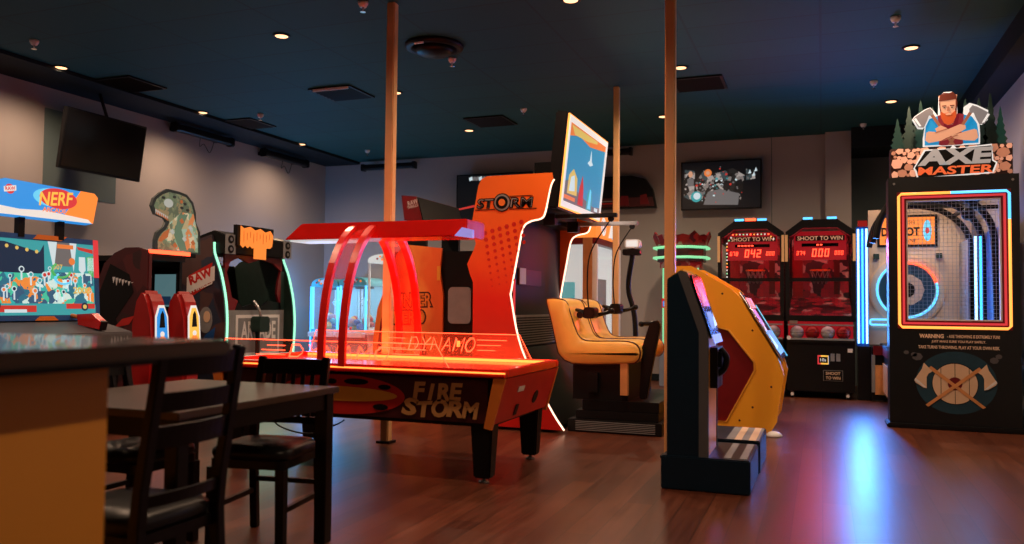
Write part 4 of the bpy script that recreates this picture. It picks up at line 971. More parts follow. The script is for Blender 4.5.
# ------------------------------------------------------------------ basketball machines
def hoops(x0, label, score, left_score, right_score, bulbs):
    w = .87; x1 = x0 + w; y0 = 11.65; yb = 12.75; xc = x0 + w / 2
    t = thing('basketball_machine', label, 'basketball machine', (xc, 12.2, 0), 'basketball shooting machines')
    part('base_cabinet', t, MB().box(x0 + .01, x1 - .01, y0, yb, .09, .76, 'black_plastic'), bevel=.01)
    f = FY(x0, y0, 0)
    part('tray_back', t, MB().box(x0 + .02, x1 - .02, y0 + .35, y0 + .37, .76, 1.02, 'back_red'))
    part('ball_tray', t, MB().box(x0 + .01, x1 - .01, y0 - .03, y0 + .35, .74, .775, 'black_plastic').box(x0 + .02, x1 - .02, y0 - .03, y0 - .015, .775, .80, 'grey_print').box(x0 + .02, x1 - .02, y0 - .03, y0 - .015, .965, .985, 'grey_print'))
    part('shelf', t, MB().box(x0, x1, y0 - .04, yb, 1.02, 1.10, 'black_plastic'), bevel=.006)
    part('ramp', t, MB().prism([(y0, 1.101), (yb - .05, 1.101), (yb - .05, 1.35)], 'x', x0 + .04, x1 - .04, 'street_art'))
    for x in (x0 + .0, x1 - .05):
        fm = MB().box(x, x + .05, y0 - .02, y0 + .04, 1.10, 2.16, 'black_metal').box(x, x + .05, yb - .06, yb, .76, 2.2, 'black_metal').box(x, x + .05, y0 + .04, yb - .06, 2.10, 2.16, 'black_metal')
        part('side_frame', t, fm)
    part('middle_bar', t, MB().box(x0 + .05, x1 - .05, y0 - .01, y0 + .04, 1.555, 1.60, 'black_metal'))
    top = [(x0, 2.16), (x0, 2.22), (x0 + .20, 2.37), (x1 - .20, 2.37), (x1, 2.22), (x1, 2.16), (x1 - .07, 2.16), (x1 - .22, 2.27), (x0 + .22, 2.27), (x0 + .07, 2.16)]
    part('top_arch', t, MB().prism(top[::-1], 'y', y0 - .02, y0 + .25, 'black_plastic'), bevel=.004)
    part('roof', t, MB().prism([(x0 + .02, 2.2), (x0 + .21, 2.34), (x1 - .21, 2.34), (x1 - .02, 2.2), (x1 - .02, 2.17), (x1 - .21, 2.31), (x0 + .21, 2.31), (x0 + .02, 2.17)], 'y', y0 + .25, yb, 'black_plastic'))
    nb = MB().box(xc - .21, xc - .09, y0, y0 + .03, 2.385, 2.415, 'neon_cyan').box(xc + .09, xc + .21, y0, y0 + .03, 2.385, 2.415, 'neon_cyan').box(xc - .23, xc + .23, y0 - .005, y0 + .04, 2.37, 2.384, 'black_plastic')
    if bulbs: nb.box(xc - .07, xc + .07, y0, y0 + .03, 2.385, 2.42, 'neon_red')
    part('top_light', t, nb, label='row of coloured lights on top')
    part('backboard', t, MB().box(x0 + .05, x1 - .05, yb - .04, yb - .01, 1.10, 2.22, 'street_art').box(x0 + .06, x0 + .20, yb - .055, yb - .04, 1.2, 2.1, 'dark_red').box(x1 - .25, x1 - .17, yb - .055, yb - .04, 1.4, 2.2, 'maroon'))
    fb = FY(x0, y0 + .30, 0)
    part('scoreboard', t, MB().box(x0 + .10, x1 - .10, y0 + .30, y0 + .36, 1.86, 2.25, 'back_red'))
    d = MB().rect(fb, .12, w - .12, 2.12, 2.19, 'maroon', z=.002).text(fb, 'SHOOT TO WIN', w / 2, 2.155, .58, .055, 'skin_sign', z=.008, off=.01)  # header lettering given a faint glow of its own, as nothing lights it
    d.rect(fb, .2, w - .2, 2.04, 2.085, 'screen_off', z=.002)
    for k in range(5 if bulbs else 2): d.rect(fb, .24 + k * .045 + (0 if bulbs else .15), .27 + k * .045 + (0 if bulbs else .15), 2.055, 2.072, 'led_digits', z=.007)
    part('score_header', t, d)
    SEG = {'0': 'abcdef', '2': 'abged', '4': 'fgbc', '6': 'afedcg', '7': 'abc', '8': 'abcdefg', '3': 'abgcd'}
    g = MB()
    def digits(sx, sz, st, h):
        wd_ = h * .5; th = h * .13
        for i, ch in enumerate(st):
            ox = sx + i * wd_ * 1.45
            R = {'a': (0, wd_, h - th, h), 'd': (0, wd_, 0, th), 'g': (0, wd_, h / 2 - th / 2, h / 2 + th / 2), 'f': (0, th, h / 2, h), 'b': (wd_ - th, wd_, h / 2, h), 'e': (0, th, 0, h / 2), 'c': (wd_ - th, wd_, 0, h / 2)}
            for sg in SEG[ch]:
                a0, a1, b0, b1 = R[sg]; k = .12
                g.plate(fb, [(ox + a0 + b0 * k, sz + b0), (ox + a1 + b0 * k, sz + b0), (ox + a1 + b1 * k, sz + b1), (ox + a0 + b1 * k, sz + b1)], 'led_digits', z=.004, t=.002)
    digits(w / 2 - .105, 1.90, score, .11); digits(.13, 1.925, left_score, .055); digits(w - .25, 1.925, right_score, .055)
    part('led_digits', t, g, label='red glowing score digits')
    lamp('backboard_lamp', 'AREA', (xc, y0 + .45, 2.16), 4.5, (1, .08, .06), (.6, .05), t, rot=(math.radians(35), 0, 0))
    lamp('score_glow', 'AREA', (xc, y0 + .27, 1.97), 7, (1, .03, .05), (.5, .2), t, rot=(-PI / 2, 0, 0))
    lamp('tray_fill', 'AREA', (xc, y0 + .12, 1.01), 0.25, (1, .45, .4), (.7, .1), t)  # added fill light with no fitting, brightens the balls in the tray
    hp = MB().tube([(xc + .13 * math.cos(a), yb - .22 + .13 * math.sin(a), 1.74) for a in [2 * PI * k / 20 for k in range(20)]], .010, 'orange_print', n=6, closed=True)
    part('hoop', t, hp)
    nt_ = MB()
    for k in range(10):
        a = 2 * PI * k / 10; a2 = a + .6
        nt_.tube([(xc + .13 * math.cos(a), yb - .22 + .13 * math.sin(a), 1.74), (xc + .09 * math.cos(a2), yb - .22 + .09 * math.sin(a2), 1.55)], .004, 'grey_print', n=4)
        nt_.tube([(xc + .13 * math.cos(a), yb - .22 + .13 * math.sin(a), 1.74), (xc + .09 * math.cos(a - .6), yb - .22 + .09 * math.sin(a - .6), 1.55)], .004, 'grey_print', n=4)
    part('hoop_net', t, nt_)
    ne = MB()
    for k in range(15): ne.box(x0 + .06 + k * .055, x0 + .062 + k * .055, y0 + .005, y0 + .008, 1.10, 1.555, 'netting')
    for k in range(8): ne.box(x0 + .05, x1 - .05, y0 + .005, y0 + .008, 1.13 + k * .055, 1.132 + k * .055, 'netting')
    part('front_netting', t, ne)
    for x in ((x0 - .005, x0 + .03), (x1 - .03, x1 + .005)): part('side_strip', t, MB().box(x[0], x[1], y0 - .032, y0 - .02, 1.82, 2.18, 'post_wood'), label='tan vertical side strip')
    if bulbs:
        bb = MB(); bb.tube([(x0 + .12, y0 + .018, 1.15), (x0 + .12, y0 + .018, 2.08), (x0 + .20, y0 + .018, 2.20), (x1 - .20, y0 + .018, 2.20), (x1 - .10, y0 + .018, 2.10)], .004, 'black_plastic', n=4); path = [(x0 + .12, 1.15), (x0 + .12, 2.08), (x0 + .20, 2.20), (x1 - .20, 2.20), (x1 - .10, 2.10)]
        cols = ['sign_white', 'neon_green', 'sign_white', 'neon_red', 'sign_yellow']; kk = 0
        for i in range(len(path) - 1):
            (a0, b0), (a1, b1) = path[i], path[i + 1]; L = math.hypot(a1 - a0, b1 - b0); N = int(L / .045)
            for k in range(N):
                q = k / N; bb.ball((a0 + (a1 - a0) * q, y0 + .01, b0 + (b1 - b0) * q), .011, cols[kk % 5], n=6); kk += 1
        part('bulb_string', t, bb, label='string of small coloured bulbs')
    part('coin_sticker', t, MB().rect(f, .40, .54, .46, .57, 'sign_blue', z=.001).rect(f, .40, .47, .455, .575, 'sign_red', z=.002).rect(f, .44, .535, .455, .575, 'sign_yellow', z=.003).rect(f, .415, .525, .475, .555, 'black_plastic', z=.006).text(f, '10s', .47, .515, .07, .04, 'sign_white', z=.012))
    part('price_sign', t, MB().rect(f, .47, .71, .24, .38, 'grey_print', z=.001, t=.003).rect(f, .475, .705, .245, .375, 'black_plastic', z=.005, t=.002).text(f, 'SHOOT', .59, .34, .18, .04, 'cream_print', z=.009, off=.02).text(f, 'TO WIN', .59, .28, .18, .04, 'cream_print', z=.009, off=.02))
    for xx in (.56, .63): part('coin_slot', t, MB().rect(f, xx, xx + .05, .50, .60, 'grey_print', z=.001, t=.01))
    part('sticker', t, MB().rect(f, .77, .83, .62, .67, 'white_print', z=.001))
    part('round_badge', t, MB().disc(f, .04, .80, .028, 'white_print', z=.031).rect(f, .05, .15, .99, 1.03, 'grey_metal', z=.042))
    for x in (x0 + .08, x1 - .10):
        wh = part('caster', t, MB().lathe((x, y0 + .05), .045, [(.045, -.015), (.045, .015)], 'black_plastic', n=16, axis='x').box(x - .02, x + .02, y0 + .03, y0 + .07, .08, .10, 'grey_metal').lathe((x, y0 + .003), .05, [(.022, -.004), (.022, .004)], 'white_print', n=12, axis='y'))
    return t
hoops(-1.345, 'black basketball machine showing score 042, left one of the pair', '042', '678', '000', True)
hoops(-.455, 'black basketball machine showing score 000, right one of the pair', '000', '374', '000', False)
names_b = {0: 'leftmost', 1: 'second from left', 2: 'third from left', 3: 'rightmost'}
for mx_, mlab in ((-1.345, 'left'), (-.455, 'right')):
    for k in range(4):
        m_ = 'white_print' if (k + (mx_ > -1)) % 2 else 'red_print'
        bx_, by_, bz_ = mx_ + .14 + k * .195, 11.83, .868
        o = MB().ball((bx_, by_, bz_), .088, m_, n=14)
        for rot in (0, 1):
            o.tube([(bx_ + .0885 * math.cos(a), by_ + (.0885 * math.sin(a) if rot else 0), bz_ + (0 if rot else .0885 * math.sin(a))) for a in [2 * PI * q / 20 for q in range(20)]], .003, 'black_plastic', n=4, closed=True)
        tag(o.build('basketball', origin=(bx_, by_, .78)), '%s basketball in the tray of the %s basketball machine, %s' % ('white' if m_ == 'white_print' else 'red', mlab, names_b[k]), 'ball', 'basketballs in the machine trays')

# ------------------------------------------------------------------ AXE MASTER
t = thing('axe_throwing_game', 'tall black AXE MASTER machine with mesh window and lumberjack sign', 'arcade machine', (1.24, 10.5, 0), 'arcade cabinets')
AX0, AX1, AY0, AYB = .645, 1.815, 9.22, 12.1
wx0, wx1, wz0, wz1 = .725, 1.74, 1.0, 2.39
fc = MB().box(AX0, AX1, AY0, AY0 + .30, .04, wz0, 'cabinet_black').box(AX0, AX1, AY0, AY0 + .30, wz1, 2.54, 'cabinet_black').box(AX0, wx0, AY0, AY0 + .30, wz0, wz1, 'cabinet_black').box(wx1, AX1, AY0, AY0 + .30, wz0, wz1, 'cabinet_black')
part('front_cabinet', t, fc)
part('kick_plate', t, MB().box(AX0 - .03, AX1 + .02, AY0 - .05, AY0 + .32, 0, .045, 'black_metal'), bevel=.01)
F = FY(0, AY0, 0)
wf = MB()
def ring(mb, x0, x1, z0, z1, th, m, zz, tt):
    mb.rect(F, x0, x1, z0, z0 + th, m, z=zz, t=tt).rect(F, x0, x1, z1 - th, z1, m, z=zz, t=tt).rect(F, x0, x0 + th, z0 + th, z1 - th, m, z=zz, t=tt).rect(F, x1 - th, x1, z0 + th, z1 - th, m, z=zz, t=tt)
ring(wf, wx0, wx1, wz0, wz1, .085, 'dark_red', .0, .012)
ring(wf, wx0 + .045, wx1 - .045, wz0 + .045, wz1 - .045, .022, 'sign_red', .012, .006)
ring(wf, wx0 + .085, wx1 - .085, wz0 + .085, wz1 - .085, .014, 'white_print', -.05, .055)
part('window_surround', t, wf, label='red inner window surround')
xm = (wx0 + wx1) / 2 - .02
n1 = MB().tube([(xm, AY0 - .018, wz1 - .02), (wx0 + .04, AY0 - .018, wz1 - .02), (wx0 + .015, AY0 - .018, wz1 - .045), (wx0 + .015, AY0 - .018, wz0 + .045), (wx0 + .04, AY0 - .018, wz0 + .015), (wx1 - .04, AY0 - .018, wz0 + .015), (wx1 - .015, AY0 - .018, wz0 + .04), (wx1 - .015, AY0 - .018, wz1 - .30)], .013, 'neon_orange')
part('orange_neon', t, n1, label='orange neon edge of the window')
n2 = MB().tube([(xm, AY0 - .018, wz1 - .02), (wx1 - .04, AY0 - .018, wz1 - .02), (wx1 - .015, AY0 - .018, wz1 - .045), (wx1 - .015, AY0 - .018, wz1 - .30)], .013, 'neon_cyan')
part('blue_neon', t, n2, label='blue neon corner of the window')
ms = MB(); N = 22
for k in range(1, N): x = wx0 + .085 + (wx1 - wx0 - .17) * k / N; ms.box(x - .0018, x + .0018, AY0 + .06, AY0 + .0636, wz0 + .085, wz1 - .085, 'grey_metal')
for k in range(1, 31): z = wz0 + .085 + (wz1 - wz0 - .17) * k / 31; ms.box(wx0 + .085, wx1 - .085, AY0 + .0636, AY0 + .067, z - .0018, z + .0018, 'grey_metal')
part('wire_mesh', t, ms, label='wire mesh across the window')
for xx in (.70, 1.76): part('screw', t, MB().disc(F, xx, 2.48, .012, 'grey_metal'))
g = MB()
g.text(F, 'WARNING', 1.03, .93, .22, .042, 'warn_cream', off=.04).text(F, '- AXE THROWING IS EXTREMELY FUN!', 1.40, .93, .46, .032, 'warn_cream', off=.02)
g.text(F, 'JUST MAKE SURE YOU PLAY SAFELY.', 1.27, .875, .48, .032, 'warn_cream', off=.02).text(F, 'TAKE TURNS THROWING. PLAY AT YOUR OWN RISK.', 1.27, .82, .72, .032, 'warn_cream', off=.02)
part('warning_text', t, g, label='three lines of small pale warning text')
g = MB().disc(F, 1.245, .47, .36, 'halo_teal', z=.001, t=.002, n=40, ry=.31).disc(F, 1.235, .46, .207, 'black_plastic', z=.003, t=.001, n=36).disc(F, 1.235, .46, .20, 'cream_print', z=.004, t=.002, n=36).disc(F, 1.235, .46, .065, 'dark_red', z=.007, t=.001)
for x in (-.125, 0, .125): hh = math.sqrt(.20 ** 2 - x * x); g.rect(F, 1.233 + x, 1.238 + x, .46 - hh, .46 + hh, 'black_plastic', z=.0065, t=.0005)
for s_ in (-1, 1):
    cx_ = 1.235
    def Q(a, b_): return (cx_ + s_ * a * 1.18, .46 + b_ * 1.18)
    g.plate(F, [Q(-.225, -.185), Q(-.205, -.20), Q(.20, .125), Q(.18, .145)], 'wood_orange', z=.009 + (s_ > 0) * .003, t=.003)
    hd = [Q(.17, .10), Q(.235, .17), Q(.25, .12), Q(.31, .02), Q(.30, .0), Q(.24, -.04), Q(.215, -.045), Q(.215, .05), Q(.20, .08)]
    g.plate(F, hd, 'cream_print', z=.013, t=.003); g.plate(F, [Q(.215, -.04), Q(.24, -.035), Q(.31, .02), Q(.30, .04), Q(.255, .0)], 'white_print', z=.017, t=.002)
part('crossed_axes_emblem', t, g, label='crossed axes over round wooden target emblem')
g = MB()
for x, z, r_ in ((.90, .72, .05), (.87, .74, .03), (1.58, .70, .04), (1.62, .74, .03), (.80, .76, .025)): g.disc(F, x, z, r_, 'navy_light', z=.001, t=.001, n=7, ry=r_ * .8)
part('faded_print', t, g)
# lane
ln = MB().box(AX0 + .08, AX1 - .05, AY0 + .30, AYB, .70, .74, 'black_plastic').box(AX0 + .10, AX1 - .05, AY0 + .30, AYB, .10, .70, 'black_plastic').box(AX0 + .14, AX1 - .1, AY0 + .5, AYB - .1, 0, .10, 'black_metal')
part('lane', t, ln)
part('lane_panel', t, MB().box(AX0 + .085, AX0 + .099, 9.8, 11.95, .14, .50, 'wood_orange').box(AX0 + .085, AX0 + .099, 9.8, 11.95, .60, .70, 'dark_red'), label='orange wood printed side panel')
part('lane_end', t, MB().box(.60, .86, 11.62, 11.75, .02, .70, 'black_plastic').box(.64, .83, 11.60, 11.62, .09, .47, 'wood_orange').box(.62, .84, 11.60, 11.62, .60, .72, 'dark_red').box(.60, .64, 11.59, 11.62, .12, .60, 'grey_print'))
part('back_board', t, MB().box(.59, AX1, 11.98, AYB, .72, 2.52, 'wood_target'), label='pale wood target wall')
T = FY(0, 11.98, 0)
g = MB().disc(T, 1.05, 1.45, .46, 'cream_print', z=.001, t=.02, n=48).disc(T, 1.05, 1.45, .44, 'wood_target', z=.022, t=.004, n=48).disc(T, 1.05, 1.45, .335, 'target_teal', z=.027, t=.006, n=40).disc(T, 1.05, 1.45, .21, 'wood_target', z=.034, t=.004, n=10).disc(T, 1.05, 1.45, .10, 'black_plastic', z=.039, t=.004, n=10)
for x in (-.24, -.08, .08, .24): g.rect(T, 1.05 + x - .003, 1.05 + x + .003, 1.45 - .33, 1.45 + .33, 'black_plastic', z=.033, t=.0008)
part('target', t, g)
th0 = lambda a0, a1, r_: [T.p(1.05 + r_ * math.cos(a0 + (a1 - a0) * k / 24), 1.45 + r_ * math.sin(a0 + (a1 - a0) * k / 24), .05) for k in range(25)]
part('target_neon', t, MB().tube(th0(math.radians(100), math.radians(385 - 10), .36), .014, 'neon_cyan').tube(th0(math.radians(15), math.radians(95), .36), .014, 'neon_red'), label='blue and red neon ring round the target')
sg = MB().rect(T, .70, 1.42, 2.02, 2.44, 'black_plastic', z=.001, t=.02).rect(T, .73, 1.39, 2.05, 2.41, 'sign_orange', z=.022, t=.003)
sg.text(T, 'ATTENTION', .98, 2.34, .34, .035, 'maroon', z=.028).text(T, 'DO NOT', .98, 2.22, .46, .12, 'black_plastic', z=.028, off=.04).text(T, 'ENTER LANE', .98, 2.10, .38, .045, 'maroon', z=.028).disc(T, 1.30, 2.23, .05, 'sign_cyan', z=.026, ry=.14).disc(T, 1.30, 2.23, .025, 'sign_red', z=.031, ry=.04)
part('warning_sign', t, sg, label='orange DO NOT warning sign above the target')
part('neon_bar', t, MB().tube([T.p(a, b_, .06) for a, b_ in rrect(.60, 1.12, .985, 1.055, .03)], .013, 'neon_cyan', closed=True), label='blue neon bar under the target')
for xx in (.65, 1.40): part('wall_hook', t, MB().box(xx, xx + .07, 11.93, 11.98, 1.86, 1.93, 'dark_green'))
for ya in (11.7, 10.9, 10.2):
    arch = spline([(AX0 - .06, ya, 2.0), (AX0 - .02, ya, 2.2), (AX0 + .10, ya, 2.40), (AX0 + .35, ya, 2.52), (1.2, ya, 2.52), (AX1 - .35, ya, 2.44), (AX1 - .12, ya, 2.22), (AX1 - .05, ya, 1.9), (AX1 - .03, ya, .95)], 5)
    part('cage_hoop', t, MB().tube(arch, .038, 'black_metal', n=8))
for xx in (AX0 + .2, AX1 - .24): part('cage_rail', t, MB().box(xx, xx + .04, AY0 + .3, 11.98, 2.38, 2.42, 'black_metal'))
part('hanging_lamp', t, MB().ball((1.47, 9.9, 2.22), .07, 'black_plastic').box(1.47, 1.75, 9.88, 9.92, 2.27, 2.31, 'black_metal'))
# tall tubes of blue neon at both sides of the target
def tubes(x, y, z0, z1, n, sp):
    m = MB()
    for k in range(n): m.tube([(x + k * sp, y - .01 * k, z0), (x + k * sp, y - .01 * k, z1)], .014, 'neon_blue' if k % 2 else 'neon_blue_core', n=6)
    return m
part('neon_column', t, tubes(.455, 11.76, .74, 2.25, 3, .05), label='three tall blue neon tubes left of the lane')
part('column_backing', t, MB().box(.43, .58, 11.79, 11.83, .70, 2.28, 'blue_print').box(.44, .60, 11.70, 11.83, 0.0, .70, 'black_plastic').box(.45, .57, 11.74, 11.79, 2.28, 2.36, 'pod_red'))
part('neon_column', t, tubes(AX1 - .14, 10.8, .80, 2.05, 2, .05), label='tall blue neon tubes right of the lane')
part('side_screen', t, MB().box(AX1 - .02, AX1 - .005, 9.7, 11.9, .74, 2.1, 'blue_print').box(AX1 - .16, AX1 - .15, 11.2, 11.9, .8, 2.05, 'grey_print'))
lamp('neon_glow', 'AREA', (.50, 11.66, 1.5), 50, (.06, .28, 1.0), (.16, 1.5), t, rot=(-PI / 2, 0, 0))
lamp('neon_glow', 'AREA', (1.60, 10.70, 1.4), 8, (.08, .35, 1.0), (.15, 1.2), t, rot=(-PI / 2, 0, math.radians(-30)))
lamp('lane_lamp', 'AREA', (1.2, 11.3, 2.44), 8, (1.0, .85, .72), (.8, .3), t)
# marquee: flat backlit cut-out sign
MY = AY0 + .06
G = FY(0, MY, 0)
sg = MB().box(.675, 1.775, MY, MY + .20, 2.54, 2.85, 'log_gap')
random.seed(5)
pl_ = []
for q in range(9000):
    x = random.uniform(.70, 1.75); z = random.uniform(2.57, 2.83); r_ = random.uniform(.035, .055) if q < 1500 else random.uniform(.016, .032)
    if all(math.hypot(x - a, z - b_) > (r_ + c_) * .90 for a, b_, c_ in pl_): pl_.append((x, z, r_))
for x, z, r_ in pl_:
    n_ = random.choice((5, 6, 7)); a0 = random.random() * 6
    sg.plate(G, [(min(1.77, max(.68, x + r_ * 1.1 * math.cos(a0 + 2 * PI * q / n_) * random.uniform(.9, 1.1))), min(2.85, max(2.545, z + r_ * math.sin(a0 + 2 * PI * q / n_) * random.uniform(.9, 1.1)))) for q in range(n_)], random.choice(['log_cut', 'log_cut', 'log_shade']), z=.002 + r_ * .1, t=.008)
part('log_pile_sign', t, sg, label='marquee base printed as stacked cut logs')
tr = MB(); random.seed(9)
for (x, h, w_) in ((.75, .34, .13), (.86, .46, .15), (.97, .52, .16), (1.08, .44, .14), (1.24, .46, .2), (1.38, .50, .15), (1.50, .50, .15), (1.60, .54, .14), (1.69, .40, .12)):
    pts = []; L = 6
    for k in range(L): q = k / L; pts += [(x - w_ * (1 - q) / 1.6, 2.85 + h * q), (x - w_ * (1 - q) / 2.8, 2.85 + h * (q + .09))]
    pts.append((x, 2.85 + h)); 
    for k in range(L - 1, -1, -1): q = k / L; pts += [(x + w_ * (1 - q) / 2.8, 2.85 + h * (q + .09)), (x + w_ * (1 - q) / 1.6, 2.85 + h * q)]
    tr.plate(G, pts, 'tree_sign' if int(x * 100) % 2 else 'dark_green', z=-.10 - .004 * ((x * 50) % 5), t=.02)
tr.plate(G, [(.72, 2.85), (1.75, 2.85), (1.70, 3.0), (1.55, 3.12), (1.40, 3.16), (1.1, 3.16), (.90, 3.10), (.78, 3.0)], 'dark_green', z=-.14, t=.02)
part('pine_trees_cutout', t, tr, label='dark green pine tree silhouettes')
# lumberjack cut-out, drawn in local units: 1 unit = 1 m, origin at centre of the chest
def LJ(pts): return [(1.235 + (x - 353) * .00182, 2.85 + (310 - y) * .00205) for x, y in pts]
def mir(pts): return [(706 - x, y) for x, y in pts]
halo = [(212, 305), (212, 262), (222, 205), (212, 215), (186, 212), (158, 165), (170, 150), (222, 118), (250, 110), (268, 128), (290, 158), (294, 60), (318, 38), (360, 38), (382, 60), (386, 150), (416, 158), (418, 118), (446, 100), (480, 112), (536, 142), (532, 190), (505, 210), (492, 205), (495, 262), (494, 305)]
lj = MB().plate(G, LJ(halo), 'sign_white', z=-.03, t=.03)
z_ = .002
def A_(pts, m, z): lj.plate(G, LJ(pts), m, z=z, t=.003)
A_([(220, 300), (220, 262), (226, 205), (245, 168), (300, 152), (345, 165), (400, 152), (455, 168), (480, 205), (488, 262), (486, 300)], 'shirt_sign', .002)
A_([(285, 155), (310, 150), (318, 210), (300, 240), (290, 300), (305, 305), (400, 305), (412, 300), (404, 240), (386, 210), (394, 150), (416, 155), (412, 230), (352, 262), (296, 230)], 'strap_sign', .006)
A_([(292, 55), (300, 110), (298, 150), (330, 205), (362, 205), (384, 150), (380, 100), (384, 55)], 'skin_sign', .006)       # face and neck
A_([(292, 85), (298, 55), (318, 42), (345, 46), (362, 40), (380, 60), (384, 95), (376, 78), (340, 82), (300, 84)], 'hair_sign', .010)
A_([(298, 84), (300, 120), (304, 128), (302, 150), (296, 120), (293, 90)], 'hair_sign', .0105); A_([(376, 84), (376, 120), (372, 128), (378, 150), (383, 120), (385, 90)], 'hair_sign', .0105)
A_([(300, 132), (318, 146), (338, 142), (358, 146), (378, 132), (378, 165), (362, 195), (340, 204), (318, 195), (304, 168)], 'beard_sign', .010)
A_([(322, 148), (340, 144), (358, 148), (350, 155), (330, 155)], 'skin_sign', .014)
A_([(308, 106), (330, 106), (330, 111), (308, 111)], 'hair_sign', .012); A_([(348, 106), (370, 106), (370, 111), (348, 111)], 'hair_sign', .012)
A_([(316, 115), (325, 115), (325, 120), (316, 120)], 'dino_dark', .012); A_([(353, 115), (362, 115), (362, 120), (353, 120)], 'dino_dark', .012)
A_([(336, 112), (343, 112), (348, 134), (332, 134)], 'skin_shade', .012)
for mm in (lambda p: p, mir):
    A_(mm([(248, 150), (262, 142), (372, 305), (356, 305)]), 'axe_handle', .014)
    A_(mm([(163, 165), (174, 154), (224, 124), (248, 115), (264, 132), (262, 152), (242, 152), (234, 174), (216, 211), (189, 208)]), 'axe_steel', .016)
    A_(mm([(166, 166), (176, 160), (204, 204), (192, 204)]), 'sign_white', .020)
A_([(228, 238), (240, 232), (300, 240), (395, 205), (422, 212), (424, 228), (405, 240), (330, 268), (300, 282), (240, 290), (222, 275)], 'skin_sign', .020)     # one forearm over
A_([(478, 238), (466, 232), (420, 242), (380, 252), (350, 258), (370, 275), (420, 286), (466, 290), (484, 275)], 'skin_sign', .018)
A_([(272, 220), (300, 205), (330, 220), (345, 238), (320, 246), (296, 240), (280, 236)], 'skin_sign', .019)
A_([(270, 238), (330, 222), (335, 226), (276, 243)], 'skin_shade', .022); A_([(380, 255), (300, 284), (320, 280), (388, 260)], 'skin_shade', .023)
part('lumberjack_cutout', t, lj, label='bearded lumberjack with crossed axes, white outlined')
tx = MB()
lo = [(160, 415), (215, 322), (345, 322), (360, 305), (378, 322), (548, 310), (556, 390), (575, 400), (555, 452), (180, 470), (170, 430)]
tx.plate(G, LJ(lo), 'sign_white', z=.016, t=.006).plate(G, LJ([(168, 412), (222, 330), (546, 318), (548, 392), (566, 404), (548, 446), (186, 462), (178, 428)]), 'black_plastic', z=.023, t=.003)
cx3, cz3 = LJ([(368, 363)])[0]
tx.text(G, 'AXE', cx3, cz3, .68, .165, 'steel_print', z=.028, shear=.12, off=.05)
cx3, cz3 = LJ([(368, 430)])[0]
tx.text(G, 'MASTER', cx3, cz3, .68, .085, 'title_orange', z=.028, shear=.08, off=.03)
part('title_lettering', t, tx, label='steel AXE and orange MASTER lettering')

# ------------------------------------------------------------------ NERF arcade (left)
t = thing('arcade_cabinet', 'shooting game with wide lit screen and blue NERF marquee by the left wall', 'arcade machine', (-7.3, 5.5, 0), 'arcade cabinets')
NY0, NY1 = 4.78, 6.26
sf = Frame((-6.80, NY0, 1.03), (0, 1, 0), (-.06, 0, .75))
part('monitor_housing', t, MB().rect(sf, 0, NY1 - NY0, -.02, .78, 'blue_print', z=-.12, t=.12), bevel=.01)
bz = MB()
Wn = NY1 - NY0
for q in ((0, Wn, -.02, .03), (0, Wn, .73, .78), (0, .04, .03, .73), (Wn - .05, Wn, .03, .73)): bz.rect(sf, *q, 'blue_print', z=.001, t=.012)
bz.rect(sf, Wn - .06, Wn, .40, .78, 'sign_red', z=.014, t=.003)
bz.plate(sf, [(.75, .74), (1.05, .74), (1.12, .785), (.80, .785)], 'orange_print', z=.014, t=.004).plate(sf, [(.75, -.02), (1.0, -.02), (.95, .02), (.80, .02)], 'orange_print', z=.014, t=.004)
part('bezel', t, bz, label='blue bezel with orange and red accents')
s = MB().rect(sf, .04, Wn - .05, .03, .73, 'scr_teal', z=.001, t=.003)
X0 = .37      # left limit of the picture in view
s.rect(sf, .04, X0 + .5, .42, .73, 'scr_dark', z=.0045, t=.001).plate(sf, [(.04, .73), (X0 + .52, .73), (X0 + .45, .62), (X0 + .1, .70), (.04, .70)], 'scr_teal', z=.006, t=.001)
for k in range(4): s.disc(sf, X0 + .12 + k * .10, .66 - k * .012, .018, 'scr_yellow', z=.008, t=.001, n=8)
s.plate(sf, [(X0 + .58, .73), (X0 + .60, .50), (X0 + .80, .50), (X0 + .84, .73)], 'scr_grey', z=.006, t=.001).plate(sf, [(X0 + .54, .73), (X0 + .60, .45), (X0 + .64, .73)], 'scr_white', z=.007, t=.001).plate(sf, [(X0 + .78, .73), (X0 + .82, .45), (X0 + .86, .73)], 'scr_white', z=.007, t=.001)
s.rect(sf, X0 + .64, X0 + .82, .67, .71, 'scr_orange', z=.009, t=.001)
s.tube([sf.p(X0 + .68 + .10 * math.cos(a), .46 + .07 * math.sin(a), .008) for a in [PI * .7 + k * .3 for k in range(14)]], .012, 'scr_green', n=5).tube([sf.p(X0 + .70 + .09 * math.cos(a), .38 + .05 * math.sin(a), .010) for a in [PI * .7 + k * .3 for k in range(13)]], .012, 'sign_cyan', n=5)
s.text(sf, '507', X0 + .64, .49, .10, .05, 'scr_yellow', z=.014, off=.02).disc(sf, X0 + .80, .55, .035, 'scr_orange', z=.010, t=.001)
for x in (X0 + .92, X0 + 1.02): s.plate(sf, [(x - .035, .60), (x + .035, .60), (x + .04, .47), (x, .43), (x - .04, .47)], 'scr_white', z=.007, t=.001).rect(sf, x - .006, x + .006, .34, .43, 'scr_white', z=.007, t=.001)
s.plate(sf, [(X0 + .86, .70), (Wn - .06, .68), (Wn - .06, .64), (X0 + .88, .67)], 'scr_red', z=.007, t=.001).plate(sf, [(Wn - .14, .60), (Wn - .06, .62), (Wn - .06, .40), (Wn - .12, .45)], 'scr_green', z=.007, t=.001)
s.rect(sf, .05, Wn - .06, .14, .44, 'game_crowd', z=.0046, t=.0008)
random.seed(21)
